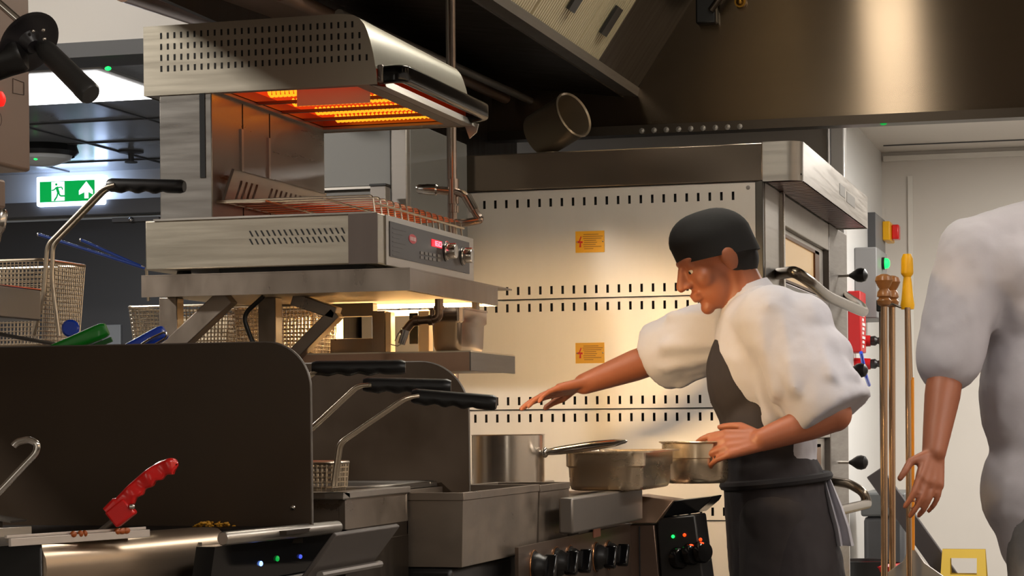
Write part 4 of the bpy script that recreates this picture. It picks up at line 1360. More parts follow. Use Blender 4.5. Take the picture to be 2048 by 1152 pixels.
c1 = PZ(78, 1082, GZ); c2 = PZ(443, 1054, GZ)
AP = mat('apron_steel', (196, 176, 154), .3, .9, .03, (6, 2, 120))
mb = MB()
secs = [[(c1.x + u, c1.y, GZ + v) for u, v in prof1], [(c2.x + u, c2.y, GZ + v) for u, v in prof1]]
loft(mb, secs)
mb.build('front_apron', AP, gr, sharp=40)
MB().box((c1.x - .30, c1.y - .006, .70), (c1.x + .006, c1.y - .0005, GZ - .004)).build('apron_end', BLACKP, gr, bevel=.006)
jq = c1.lerp(c2, .83)
MB().box((jq.x - .01, jq.y - .001, .72), (jq.x + .0135, jq.y + .001, GZ - .02)).build('apron_seam', STEELD, gr)
d1, d2 = PZ(445, 1072, GZ - .006), PZ(676, 1049, GZ - .006)
r_ = .0105
ax = (d2 - d1).normalized()
MB().lathe(d1 - V((0, 0, .004)), ax, [(0, 0), (0, r_ * .85), (.003, r_), ((d2 - d1).length - .004, r_), ((d2 - d1).length, r_ * .8), ((d2 - d1).length, 0)], 24).build('front_roll', STEEL, gr)
MB().box((d1.x - .14, c2.y + .005, GZ - .012), (d2.x - .004, d2.y - .01, GZ - .006)).build('front_ledge', DARKST, gr)
# black glass control panel with LEDs below the roll
cpn = MB()
e0, e1 = d1 + V((-.012, 0, -.016)), d2 + V((-.012, 0, -.016))
e2, e3 = e0 + V((-.01, 0, -.062)), e1 + V((-.01, 0, -.055))
cpn.add([e0, e1, e3, e2, e0 - V((.03, 0, 0)), e1 - V((.03, 0, 0)), e3 - V((.03, 0, 0)), e2 - V((.03, 0, 0))], [(0, 1, 2, 3), (4, 5, 6, 7), (0, 1, 5, 4), (1, 2, 6, 5), (2, 3, 7, 6), (3, 0, 4, 7)])
cg = cpn.build('control_glass', BLACKG, gr)
e4, e5 = e2 + V((.004, 0, -.004)), e3 + V((.004, 0, -.004))
MB().sweep([e4, e5], .003, 8).build('lower_trim', STEELD, gr)
MB().box((e4.x - .08, e4.y, .6), (e5.x - .004, e5.y, e5.z - .006)).build('lower_door', BLACKG, gr)
def on_glass(px, py, off=.0):
    n_ = (e1 - e0).cross(e2 - e0).normalized()
    q_ = ray(px, py)
    o_ = V((0, 0, ZC))
    k = (e0 - o_).dot(n_) / q_.dot(n_)
    p_ = o_ + q_ * k
    return p_ - n_ * off if n_.dot(q_) > 0 else p_ + n_ * off
for (px, py, m, r0) in ((521, 1127, E_LEDB, .004), (554, 1117, E_LEDGD, .0045), (600, 1113, E_LEDBD, .0035)):
    MB().ball(on_glass(px, py, .0008), (.003, r0, r0)).build('status_led', m, cg)
# steel tray lying on the griddle
ta, tb = PZ(22, 1074, .955), PZ(300, 1056, .955)
tc, td = PZ(-40, 1046, .955), PZ(175, 1043, .955)
t = thing('scraper_tray', 'shallow pale steel tray with sauce stains lying on the griddle', 'tray', ((ta.x + tc.x) / 2, (ta.y + tb.y) / 2, GZ - .004))
ux = V((1, 0, 0))
def strip(p, q, wx, z0, z1, name, m):
    mb = MB()
    secs = [[(p.x - wx, p.y, z0), (p.x, p.y, z0), (p.x, p.y, z1), (p.x - wx, p.y, z1)], [(q.x - wx, q.y, z0), (q.x, q.y, z0), (q.x, q.y, z1), (q.x - wx, q.y, z1)]]
    loft(mb, secs)
    return mb.build(name, m, t, bevel=.0006)
TRM = mat('tray_pale_steel', (214, 204, 196), .35, .5, .06, (30, 8, 30))
strip(ta, tb, .004, GZ - .004, .953, 'front_wall', TRM)
strip(ta - ux * .006, tb - ux * .006, .004, .953, .957, 'front_rim', TRM)
strip(ta - ux * .02, tb - ux * .02, .17, GZ - .004, GZ - .002, 'floor_plate', STEELD)
strip(ta - ux * .19, tb - ux * .19, .004, GZ - .004, .957, 'rear_wall', STEEL)
for f_, s_ in ((.44, .007), (.49, .005), (.52, .004), (.76, .006), (.80, .012), (.83, .009)):
    p_ = ta.lerp(tb, f_)
    mb = MB().ball((p_.x - .002, p_.y, .953), (.0042, s_, .0048))
    mb.build('sauce_stain', SAUCE, t)
# red handled scraper
p0, p1 = PD(232, 1034, 3.14), PD(356, 932, 3.14)
t = thing('scraper', 'red handled griddle scraper leaning up from the steel tray', 'scraper', V((p0.x, p0.y, GZ)))
ctl = [(222, 1030), (246, 1005), (278, 972), (312, 945), (345, 930), (357, 931)]
pts = resample(fillet([PD(a_, b_, 3.14) for a_, b_ in ctl], .05, 6), 44)
secs = []
N = len(pts)
for i, c in enumerate(pts):
    tt = (pts[min(i + 1, N - 1)] - pts[max(i - 1, 0)]).normalized()
    u = (UP - tt * UP.dot(tt)).normalized()
    w = tt.cross(u)
    f = i / (N - 1)
    hw = .0125 * (1 + .15 * math.sin(f * 22) * (f > .3)) * (1 if f < .9 else max(.25, math.sqrt(max(0, 1 - ((f - .9) / .1) ** 2))))
    hh = .0112 * (1.25 if f < .18 else 1.0) * (1 if f < .9 else max(.25, math.sqrt(max(0, 1 - ((f - .9) / .1) ** 2))))
    secs.append([c + w * x * 1.0 + u * (z + (.0016 * math.sin(f * 40) if z < 0 and f > .25 else 0)) for x, z in rrect(-hw, -hh, hw, hh, .005, 3)])
mb = MB()
loft(mb, secs)
mb.build('red_grip', REDP, t, sharp=50)
rb = [c + (UP * .0112) for c in pts[9:-8]]
MB().sweep(rb, [.0022] * len(rb), 8).build('grip_ridge', REDP, t)
M = Matrix.Translation(PD(232, 1032, 3.14)) @ Matrix.Rotation(TH, 4, 'Z') @ Matrix.Rotation(math.radians(-38), 4, 'Y')
MB().box((-.008, -.0145, -.015), (.026, .0145, .013), M).build('red_socket', REDP, t, bevel=.003)
MB().lathe(PD(264, 1013, 3.125), RT, [(-.003, .004), (.002, .0045), (.004, .003), (.0045, 0)], 12).build('screw', CHROME, t)
MB().sweep([PD(228, 1040, 3.14), V((p0.x - .03, p0.y, GZ + .004))], .004, 8).build('shank', STEELD, t)
MB().box((p0.x - .09, p0.y - .04, GZ - .002), (p0.x - .02, p0.y + .04, GZ + .0005)).build('blade', STEEL, t)
# steel hook tool at lower left
hk = [V((-1.64, 2.74, .951)), PD(-50, 1030, 2.95), PD(0, 982, 2.95), PD(72, 906, 2.95), PD(76, 888, 2.95), PD(58, 879, 2.95), PD(34, 884, 2.95), PD(27, 892, 2.95)]
tag(MB().sweep(fillet(hk, .012, 6), .0048, 12).build('hook_handle', CHROME), 'bent steel hook ended handle at the lower left edge', 'utensil')
q0, q1 = PD(-10, 1030, 2.98), PD(40, 1042, 3.02)
tag(MB().box((-.03, -.03, -.0015), (.03, .02, .0015), Matrix.Translation(PZ(5, 1036, .966)) @ Matrix.Rotation(.15, 4, 'Y')).box(PZ(5, 1036, .966) + V((-.03, -.02, -.022)), PZ(5, 1036, .966) + V((0, .0, -.002))).build('turner_blade', STEEL), 'flat steel turner blade at the far left edge of the griddle', 'utensil')
# food crumbs
cr_ = MB()
for i in range(150):
    f = random.random() ** 1.6 * 1.35 - .06
    base_ = PZ(450, 1056, GZ - .006).lerp(PZ(555, 1049, GZ - .006), f)
    q = base_ + V((random.uniform(-.045, .004), random.uniform(-.02, .02), random.uniform(0, .010)))
    r0 = random.uniform(.0012, .0036)
    a = random.uniform(0, 6)
    cr_.ball(q, (r0 * 1.6, r0, r0 * .7), Matrix.Rotation(a, 3, 'Z'), 6, 4)
for i in range(40):
    q = PZ(random.uniform(560, 660), 1050, GZ - .005) + V((random.uniform(-.02, .0), 0, 0))
    r0 = random.uniform(.0006, .0016)
    cr_.ball(q, r0, None, 5, 4)
o = tag(cr_.build('food_crumbs', CRUMB), 'scattered yellow food crumbs on the griddle ledge', 'crumbs')
o['kind'] = 'stuff'
for i, (px, py, lab) in enumerate(((302, 1040, 'curled'), (370, 1044, 'short straight'))):
    c = PZ(px, py, GZ)
    mb = MB()
    if i == 0:
        mb.sweep([c + V((.012 * math.cos(k), .0, .008 + .008 * math.sin(k))) for k in [PI + j * PI / 8 for j in range(9)]], .0022, 6)
    else:
        mb.sweep([c + V((-.008, 0, .003)), c + V((.008, 0, .003))], .003, 6)
    tag(mb.build('food_scrap', CRUMB), lab + ' yellow food scrap on the griddle right of the red scraper', 'food')

# =================================================================== FRYERS
fy = thing('deep_fryer', 'steel deep fryer tank with a flanged rim between the two dark splash panels', 'fryer', (-1.6, 3.75, .5))
FYX = -1.24
FZ = .992
MB().box((-2.2, 3.42, .55), (FYX, 3.75, .93)).box((-2.2, 3.75, .55), (-1.31, 4.13, .93)).build('body', DARKST, fy)
FX2 = -1.306
ring = MB()
ring.box((-2.2, 3.40, FZ - .012), (FYX + .004, 3.435, FZ)).box((-2.2, 4.09, FZ - .012), (FX2, 4.135, FZ))
ring.box((FYX - .03, 3.40, FZ - .012), (FYX + .004, 3.755, FZ)).box((-2.2, 3.72, FZ - .012), (FYX, 3.755, FZ)).box((FX2 - .03, 3.74, FZ - .012), (FX2, 4.135, FZ))
ring.build('tank_rim', STEEL, fy, bevel=.002)
MB().box((FYX - .012, 3.42, .905), (FYX, 3.752, FZ - .012)).box((-2.2, 3.42, .905), (FYX, 3.43, FZ - .012)).box((-2.2, 3.742, .905), (FYX, 3.752, FZ - .012)).box((FX2 - .012, 3.75, .84), (FX2 - .002, 4.13, FZ - .012)).build('tank_front', DIRTY, fy, bevel=.002)
M = Matrix.Translation(PX(705, 1102, -1.195)) @ Matrix.Rotation(math.radians(-52), 4, 'Y')
MB().box((-.045, -.155, -.004), (.045, .15, .004), M).build('sloped_plate', GREYV, fy, bevel=.002)
MB().box((-1.26, 3.42, .5), (-1.235, 4.13, .79)).build('door', DARKST, fy)
MB().sweep([PX(640, 1150, -1.2), PX(760, 1128, -1.2)], .006, 8).build('door_rail', STEELD, fy)
# three baskets in the fryer
def fry(x0, y0, x1, y1, rods, ga, gb, lab):
    t = thing('fry_basket', lab, 'basket', ((x0 + x1) / 2, (y0 + y1) / 2, .95), 'fry basket handles')
    del t['group']
    wire_basket(t, x0, y0, x1, y1, .94, 1.036, .006)
    for off in (-.007, .007):
        MB().sweep(fillet([V(r) + V((0, off, 0)) for r in rods], .012, 5), .0034, 10).build('handle_rod', WIRE, t)
    grip(t, ga, gb, .0122)
    return t
fry(-1.62, 3.62, -1.425, 3.73, [PD(560, 880, 3.92), PD(575, 800, 3.9), PD(622, 748, 3.9), PD(640, 742, 3.9)], PD(624, 737, 3.9), PD(811, 735, 3.9), 'fry basket with the highest of three black grips, mostly behind the dark panel')
fry(-1.60, 3.50, -1.43, 3.60, [PD(560, 950, 3.8), PD(572, 905, 3.8), PD(716, 772, 3.8), PD(740, 770, 3.8)], PD(726, 770, 3.82), PD(902, 774, 3.82), 'fry basket with the middle of three black grips, rods rising behind the dark panel')
fry(-1.425, 3.64, -1.345, 3.74, [PD(668, 972, 3.72), PD(680, 886, 3.72), PD(812, 796, 3.74), PD(840, 792, 3.75)], PD(824, 793, 3.76), PD(993, 807, 3.74), 'fry basket with the lowest of three black grips, its mesh visible below')

# drip bins hung on the fryer front
def bin_(x0, y0, x1, y1, z0, z1, lab):
    t = thing('drip_bin', lab, 'bin', ((x0 + x1) / 2, (y0 + y1) / 2, z0))
    def rect(e, z):
        return [(x0 - e, y0 - e, z), (x1 + e, y0 - e, z), (x1 + e, y1 + e, z), (x0 - e, y1 + e, z)]
    mb = MB()
    loft(mb, [rect(-.004, z0), rect(0, z1 - .014), rect(.002, z1 - .014), rect(.002, z1), rect(-.005, z1), rect(-.006, z0 + .004)])
    mb.build('tank', DIRTY, t, sharp=20, bevel=.0015)
    return t
bin_(-1.302, 3.76, -1.140, 4.285, .846, .98, 'large open scuffed steel bin at the front of the fryer, near one of two')
bin_(-1.302, 4.295, -1.140, 4.54, .8425, .978, 'narrow scuffed steel bin at the front of the fryer, far one of two')
tag(MB().box((-1.29, 3.76, .80), (-1.16, 4.15, .8455)).build('bin_support', BLACKP, bevel=.01), 'black support rail under the scuffed steel bins', 'rail')

# =================================================================== RANGE
rg = thing('cooking_range', 'steel cooking range with black control knobs below the pot and pans', 'range', (-1.6, 4.7, 0))
RX = -1.08
RZ = .951
RZ0 = .886
MB().box((-2.1, 4.16, .3), (-1.125, 5.02, .842)).box((-2.1, 4.16, .842), (-1.306, 5.02, RZ0)).box((-1.306, 4.56, .842), (-1.125, 5.02, RZ0)).build('body', STEELD, rg)
MB().box((-2.1, 4.16, RZ0), (-1.306, 4.98, RZ - .006)).box((-1.306, 4.56, RZ0), (-1.1, 4.98, RZ - .006)).build('top_plate', mat('range_top', (96, 84, 74), .4, .8, .2, (9, 9, 9), .06), rg)
MB().box((-1.11, 4.33, RZ0 - .008), (RX, 5.0, RZ)).build('front_rail', mat('rail_grey_steel', (136, 130, 124), .4, .85, .06, (3, 50, 3)), rg, bevel=.004)
MB().box((-1.125, 4.05, .55), (-1.118, 5.05, RZ0 - .02)).build('control_fascia', mat('fascia_brown_steel', (120, 104, 92), .32, .85, .08, (3, 30, 3)), rg)
q = PX(1194, 1052, -1.117)
MB().box((-1.118, q.y - .035, q.z - .024), (-1.116, q.y + .03, q.z + .024)).build('rating_sticker', mat('sticker_pink', (176, 120, 104), .5), rg)
def range_knob(px, py, r, parent, tilt=0, X=-1.118):
    q = PX(px, py, X)
    q = V((X, q.y, q.z))
    d = V((1, 0, tilt)).normalized()
    k = MB().lathe(q, d, [(0, 0), (0, r * 1.15), (.004, r * 1.15), (.004, r), (.012, r), (.02, r * .8), (.028, r * .78), (.029, 0)], 24).build('control_knob', BLACKP, parent)
    u = V((-d.z, 0, d.x))
    s_ = V((0, 1, 0))
    a = math.radians(25)
    u, s_ = u * math.cos(a) + s_ * math.sin(a), s_ * math.cos(a) - u * math.sin(a)
    M = Matrix.Translation(q + d * .02) @ Matrix((d, s_, u)).transposed().to_4x4()
    MB().box((0, -r * .26, -r * .95), (.026, r * .26, r * .95), M).build('knob_bar', BLACKG, k, bevel=.004)
    MB().sweep([q + d * .001 + V((0, r * 1.22 * math.cos(i * PI / 12), r * 1.22 * math.sin(i * PI / 12))) for i in range(24)], .0015, 6, closed=True).build('knob_bezel', mat('copper_bezel', (170, 120, 80), .25, .9), k)
for (px, py) in ((1068, 1134), (1112, 1126), (1140, 1122), (1192, 1114), (1217, 1110)):
    range_knob(px, py, .027, rg)
# saucepan standing on the range
pc = PD(1017, 960, 4.9)
t = thing('saucepan', 'tall straight sided steel pot with a long tube handle beside the dark panel', 'pot', (pc.x, pc.y, RZ - .006))
r0 = .081
zt_ = PD(1017, 869, 4.9).z
POTM = mat('pot_steel', (206, 194, 180), .22, .85, .04, (3, 3, 60), rvar=.04)
MB().lathe((pc.x, pc.y, RZ - .006), (0, 0, 1), [(0, 0), (0, r0 - .006), (.006, r0), (zt_ - RZ + .004, r0), (zt_ - RZ + .006, r0 + .002), (zt_ - RZ + .006, r0 - .001), (.01, r0 - .002), (.01, 0)], 48).build('pot_wall', POTM, t)
ha, hb = PD(1090, 905, 4.86), PD(1256, 882, 4.74)
d = (hb - ha)
L = d.length
MB().lathe(ha, d, [(-.012, 0), (-.012, .005), (0, .0065), (L * .2, .0095), (L * .6, .0105), (L * .85, .008), (L * .97, .004), (L, .0)], 18).build('tube_handle', CHROME, t)
MB().ball(ha, (.008, .012, .012)).build('handle_joint', CHROME, t)
# large food pan at the front
t = thing('food_pan', 'large wide steel food pan with rounded corners at the front of the range', 'pan', (-1.1, 4.95, RZ + .0005))
PANM = mat('pan_steel', (206, 186, 160), .26, .85, .05, (6, 6, 20), rvar=.05)
gn_pan(t, -1.205, 4.76, -1.03, 5.12, RZ + .0005, 1.040, .035, PANM, .019, .42)
# second pan held by the chef
hp_ = PD(1392, 966, 5.33)
t = thing('saucepan', 'low round steel pan held by the chef behind the large food pan', 'pan', hp_)
rr_ = .078
hz = PD(1392, 884, 5.33).z - hp_.z
MB().lathe(hp_, (0, 0, 1), [(0, 0), (0, rr_ * .86), (.006, rr_ * .95), (.012, rr_), (hz * .6, rr_), (hz * .62, rr_ + .004), (hz - .004, rr_ + .004), (hz, rr_ + .012), (hz + .002, rr_ + .010), (hz - .003, rr_), (.012, rr_ - .004), (.01, 0)], 40).build('pan_wall', PANM, t)
# heated unit at the end of the line
u_ = thing('griddle_unit', 'steel unit with a tilted black lid and black knobs at the end of the range', 'appliance', (-1.15, 5.2, 0))
MB().box((-1.9, 5.06, .3), (-1.16, 5.24, .87)).build('body', STEELD, u_, bevel=.003)
c = [PY(1240, 1046, 5.03), PY(1312, 1046, 5.03), PY(1347, 1001, 5.05), PY(1266, 990, 5.05)]
mb = MB()
loft(mb, [[k for k in c], [k + V((0, .16, -.002)) for k in c]])
mb.build('sloped_cheek', mat('cheek_steel', (164, 138, 118), .34, .85, .06, (3, 3, 30)), u_, bevel=.002)
c = [PY(1312, 1036, 5.06), PY(1345, 1002, 5.06), PY(1424, 993, 5.14), PY(1418, 1004, 5.14), PY(1392, 1026, 5.12)]
mb = MB()
loft(mb, [[k for k in c], [k + V((0, .14, 0)) for k in c]])
mb.build('black_lid', BLACKG, u_, bevel=.003)
c = [PY(1242, 1050, 5.04), PY(1308, 1050, 5.04), PY(1322, 1200, 5.04), PY(1242, 1200, 5.04)]
mb = MB()
loft(mb, [[k for k in c], [k + V((0, .15, 0)) for k in c]])
mb.build('side_cheek', mat('cheek_brown_steel', (112, 94, 84), .36, .85, .08, (3, 3, 30)), u_, bevel=.002)
q = PY(1279, 1100, 5.036)
MB().box((q.x - .0012, 5.034, q.z - .2), (q.x + .0012, 5.039, q.z + .055)).build('cheek_seam', BLACKM, u_)
c = [PY(1313, 1038, 5.05), PY(1390, 1030, 5.05), PY(1412, 1200, 5.05), PY(1324, 1200, 5.05)]
mb = MB()
loft(mb, [[k for k in c], [k + V((0, .14, 0)) for k in c]])
cb = mb.build('control_panel', BLACKP, u_, bevel=.004)
for (px, py, m) in ((1346, 1073, E_LEDG), (1369, 1070, E_LEDO), (1401, 1079, E_LEDO)):
    MB().ball(PY(px, py, 5.046), (.004, .003, .004)).build('status_led', m, cb)
for (px, py) in ((1356, 1116), (1381, 1108), (1402, 1104)):
    q = PY(px, py, 5.05)
    k = MB().lathe(q, V((.75, -.6, 0)), [(-.004, 0), (-.004, .026), (.010, .026), (.016, .022), (.017, 0)], 22).build('control_knob', BLACKG, u_)
    MB().ball(q + V((.004, -.014, .021)), (.006, .003, .003)).build('knob_marker', E_LEDO if px != 1356 else BLACKP, k)
# =================================================================== PEOPLE
def frame(f, up):
    f = V(f).normalized()
    u = (V(up) - f * V(up).dot(f)).normalized()
    r = f.cross(u)
    return Matrix((r, f, u)).transposed()


def hand(mb, w, d, n, s=1.0, curls=(.35, .4, .45, .5), thumb=.3, spread=.05):
    """w wrist, d pointing direction, n the way the palm faces; thumb lies on d x n side"""
    d = V(d).normalized()
    n = (V(n) - d * V(n).dot(d)).normalized()
    t = n.cross(d)
    w = V(w)
    for k in range(4):
        o = (1.5 - k) * .0205 * s
        mb.cap(w + t * o * .55 + d * .01 * s, w + d * (.088 - .004 * abs(k - 1)) * s + t * o, .0145 * s, .0115 * s)
    lens = ((.040, .025, .020), (.045, .029, .022), (.042, .027, .021), (.033, .021, .019))
    for k in range(4):
        o = (1.5 - k) * .0215 * s
        p = w + d * (.088 - .004 * abs(k - 1)) * s + t * o
        a = curls[k] * .6
        dd0 = (d + t * (1.5 - k) * spread).normalized()
        r = .0092 * s if k < 3 else .0082 * s
        for L in lens[k]:
            dd = dd0 * math.cos(a) + n * math.sin(a)
            q = p + dd * L * s
            mb.cap(p, q, r, r * .92)
            r *= .92
            p = q
            a += curls[k]
    p = w + d * .022 * s + t * .026 * s
    td = (d * .62 + t * .72 + n * .28).normalized()
    q = p + td * .040 * s
    mb.cap(p, q, .0135 * s, .0108 * s)
    td2 = (d * .9 + t * .25 + n * thumb).normalized()
    e = q + td2 * .030 * s
    mb.cap(q, e, .0105 * s, .0096 * s)
    mb.cap(e, e + (td2 + n * .2).normalized() * .023 * s, .0094 * s, .008 * s)


def head_parts(root, body, c, f, up, hair_back=True, cap=False, s=1.0, bun=False):
    M3 = frame(f, up)
    L = lambda x, y, z: V(c) + M3 @ (V((x, y, z)) * s)
    B = lambda q, r: body.ball(L(*q), tuple(k * s for k in r), M3, 20, 14)
    B((0, -.012, .03), (.074, .094, .086))
    B((0, .03, -.055), (.052, .055, .058))
    B((0, .04, -.012), (.058, .052, .074))
    B((0, .073, .033), (.050, .022, .013))
    body.cap(L(0, .092, .018), L(0, .113, -.022), .0095 * s, .0125 * s)
    B((.013, .100, -.026), (.010, .010, .008)); B((-.013, .100, -.026), (.010, .010, .008))
    B((0, .089, -.052), (.024, .012, .0075)); B((0, .087, -.065), (.021, .012, .008))
    B((0, .072, -.095), (.022, .018, .018))
    for sx in (-1, 1):
        B((sx * .038, .058, -.022), (.026, .027, .026))
        B((sx * .029, .0775, .017), (.017, .012, .008))
        B((sx * .077, -.008, -.005), (.011, .022, .033))
    for sx in (-1, 1):
        e = MB().ball(L(sx * .028, .0775, .005), .0088 * s, None, 14, 10).build('eye', mat('eye_white', (220, 214, 206), .2), root)
        MB().ball(L(sx * .028, .0835, .003), .0048 * s, None, 10, 8).build('iris', HAIR, e)
    hb = MB()
    for q, r in (((0, -.03, .032), (.080, .084, .084)), ((0, -.045, -.02), (.068, .062, .058)), ((0, .02, .065), (.072, .062, .056))):
        hb.ball(L(*q), tuple(k * s for k in r), M3, 20, 14)
    hb.build('hair', HAIR, root, remesh=.008 * s, smooth=3)
    if cap:
        cp = MB()
        secs = []
        for zz in (-.022, -.005, .02):
            secs.append([L(.0835 * math.cos(j * PI / 14), -.012 + .104 * math.sin(j * PI / 14), zz + .026 * (1 + math.sin(j * PI / 14))) for j in range(28)])
        for k in range(1, 11):
            a = k / 10 * PI / 2
            secs.append([L(.0855 * math.cos(a) * math.cos(j * PI / 14), -.012 + .106 * math.cos(a) * math.sin(j * PI / 14), .035 + .094 * math.sin(a) + .018 * math.cos(a) * (1 + math.sin(j * PI / 14)) * .8) for j in range(28)])
        loft(cp, secs)
        cp.build('cap', CAPM, root, sharp=60)
    return L, M3


# ---------------- the chef at the range
c_pel = PD(1552, 1005, 5.5)
ch = thing('person', 'chef in black cap, white shirt and dark apron, leaning left holding a pan', 'person', (c_pel.x, c_pel.y, 0))
SC = 5.5 / F
body = MB()
hc = PD(1432, 522, 5.5)
fdir_ = (RT * -.86 - UP * .42 - DR * .22)
L, M3 = head_parts(ch, body, hc, fdir_, UP * 1 - RT * .25, cap=True, s=1.0)
nb = PD(1508, 640, 5.5)
body.cap(L(0, -.03, -.045), nb, .056, .066)
chest = PD(1522, 715, 5.5)
belly = PD(1545, 890, 5.5)
shN, shF = PD(1545, 640, 5.34), PD(1490, 640, 5.66)
Mt = frame(-RT - UP * .1, UP + RT * .1)   # x = person's lateral, y = forward
body.ball(chest, (.165, .105, .17), Mt)
body.ball(belly, (.15, .105, .17), Mt)
body.ball(c_pel, (.165, .115, .13), Mt)
elN, wrN = PD(1668, 828, 5.26), PD(1524, 880, 5.24)
elF, wrF = PD(1322, 712, 5.84), PD(1168, 768, 5.74)
for s0, e0, w0 in ((shN, elN, wrN), (shF, elF, wrF)):
    body.cap(nb, s0, .06, .066)
    body.cap(s0, e0, .056, .044)
    mid = e0.lerp(w0, .35)
    body.cap(e0, mid, .043, .042)
    body.cap(mid, w0, .042, .028)
hand(body, wrN, (PD(1440, 890, 5.25) - wrN), -UP * .55 + DR * .8, 1.0, (.35, .45, .5, .5), .2)
hand(body, wrF, (PD(1080, 790, 5.7) - wrF), -UP * 1.0 - DR * .3, 1.0, (.12, .16, .2, .25), .1)
hipN, hipF = PD(1556, 1030, 5.41), PD(1548, 1030, 5.59)
knN, knF = hipN + V((-.02, -.02, 0)), hipF + V((-.03, .03, 0))
knN.z = knF.z = .5
ftN, ftF = knN + V((.03, 0, 0)), knF + V((.0, .02, 0))
ftN.z = ftF.z = .09
for a, b, c in ((hipN, knN, ftN), (hipF, knF, ftF)):
    body.cap(a, b, .085, .06)
    body.cap(b, c, .056, .04)
body.build('body', SKIN, ch, remesh=.0048, smooth=3)
# shirt
s_ = MB()
s_.ball(chest, (.178, .118, .185), Mt)
s_.ball(belly, (.16, .112, .20), Mt)
s_.cap(nb - UP * .03, chest, .085, .12)
for a, b, r0, r1, ex in ((shN, elN, .088, .100, .0), (shF, elF, .082, .092, .0)):
    s_.cap(nb - UP * .035, a, .078, .088)
    ax = (b - a)
    s_.ball(a, r0)
    s_.lathe(a, ax, [(0, 0), (0, r0), (ax.length * .3, r0 * 1.02), (ax.length * .6, r1 * .98), (ax.length * 1.0, r1 * 1.02), (ax.length * 1.03, r1), (ax.length * 1.03, 0)], 28)
    u_, w__ = basis(ax)
    for k in range(9):
        an = k * 2.4
        q0 = a.lerp(b, .05 + .05 * (k % 3)) + (u_ * math.cos(an) + w__ * math.sin(an)) * (r0 * .93)
        q1 = a.lerp(b, .62 + .08 * (k % 4)) + (u_ * math.cos(an + .7) + w__ * math.sin(an + .7)) * (r1 * .95)
        s_.cap(q0, q1, .014, .020)
for px, py, d, r in ((1600, 655, 5.33, .085), (1632, 720, 5.31, .092), (1575, 700, 5.38, .09)):
    s_.ball(PD(px, py, d), r)
for (xa, ya, xb, yb, d) in ((1500, 655, 1580, 800, 5.36), (1540, 610, 1640, 690, 5.27), (1560, 690, 1600, 830, 5.30), (1510, 700, 1545, 840, 5.34)):
    s_.cap(PD(xa, ya, d), PD(xb, yb, d), .018, .024)
s_.build('shirt', WHITECL, ch, remesh=.008, smooth=10, displace=.010)
cl = MB()
for k in range(1):
    cl.lathe(L(0, -.035, -.09), (nb - L(0, -.03, -.045)), [(0, .064), (.03, .074), (.05, .088), (.05, .080), (.0, .058), (0, .064)], 28)
cl.build('collar', WHITECL, ch)
# apron: bib, waist wrap, skirt
a_ = MB()
fw = -RT
a_.ball(chest + fw * .026 - UP * .055, (.128, .112, .16), Mt)
a_.ball(belly + fw * .012, (.164, .119, .20), Mt)
a_.ball(c_pel + UP * .03, (.176, .127, .15), Mt)
loft(a_, [[c_pel + Mt @ V((rx * math.cos(k * PI / 16), ry * math.sin(k * PI / 16) , z)) + RT * dx for k in range(32)] for z, rx, ry, dx in ((.10, .165, .118, -.005), (0, .178, .128, 0), (-.15, .190, .142, .006), (-.30, .198, .150, .012), (-.42, .20, .155, .015))])
a_.build('apron', APRON, ch, remesh=.008, smooth=4, displace=.008)
w_b = MB()
w_b.sweep([c_pel + UP * .055 + Mt @ V((.176 * math.cos(k * PI / 16), .130 * math.sin(k * PI / 16), 0)) for k in range(32)], .012, 8, closed=True)
w_b.build('apron_tie', mat('apron_tie_black', (24, 20, 22), .85), ch)
tr_ = MB()
for a, b, c in ((hipN, knN, ftN), (hipF, knF, ftF)):
    tr_.cap(a, b, .098, .075)
    tr_.cap(b, c + UP * .03, .074, .066)
tr_.build('trousers', TROUS, ch, remesh=.009, smooth=3, displace=.006)
for c in (ftN, ftF):
    b_ = MB()
    b_.ball(V((c.x, c.y, .05)), (.06, .045, .05))
    b_.cap(V((c.x, c.y, .045)), V((c.x - .15, c.y - .03, .035)), .044, .034)
    b_.build('shoe', BLACKP, ch, remesh=.006, smooth=2)
# towel tucked at hip
tw = MB()
secs = []
for (px, py, w, d) in ((1644, 942, 22, 5.44), (1650, 975, 40, 5.43), (1660, 1015, 54, 5.42), (1670, 1055, 62, 5.42), (1676, 1092, 66, 5.42)):
    ring = []
    c = PD(px, py, d)
    n_ = 17
    top = [c + RT * ((k / (n_ - 1) - .5) * w * SC) + DR * (.014 * math.sin(k * 1.25)) for k in range(n_)]
    bot = [p + DR * .005 for p in top][::-1]
    secs.append(top + bot)
loft(tw, secs)
tag(tw.build('kitchen_towel', WHITECL, sharp=60), 'white kitchen towel tucked in the apron waist of the chef, hanging at the hip', 'towel')

# ---------------- the second cook, partly outside the frame
c2 = PD(2075, 960, 5.6)
p2 = thing('person', 'cook in a loose white jacket at the right edge, partly outside the photo', 'person', (c2.x, c2.y, 0))
body = MB()
hc = PD(2128, 296, 5.6)
f2 = (DR * .9 + RT * .35 - UP * .15)
L, M3 = head_parts(p2, body, hc, f2, UP, s=1.02)
nb = PD(2108, 428, 5.6)
body.cap(L(0, -.025, -.05), nb, .058, .07)
M2 = frame(DR + RT * .25, UP)
chest, belly, pel = PD(2096, 570, 5.6), PD(2106, 790, 5.6), PD(2126, 980, 5.6)
body.ball(chest, (.19, .12, .20), M2); body.ball(belly, (.16, .115, .2), M2); body.ball(pel, (.17, .13, .14), M2)
shL, shR = PD(1948, 506, 5.56), PD(2250, 506, 5.64)
elL, wrL = PD(1893, 735, 5.54), PD(1868, 905, 5.42)
elR, wrR = PD(2310, 740, 5.62), PD(2320, 930, 5.5)
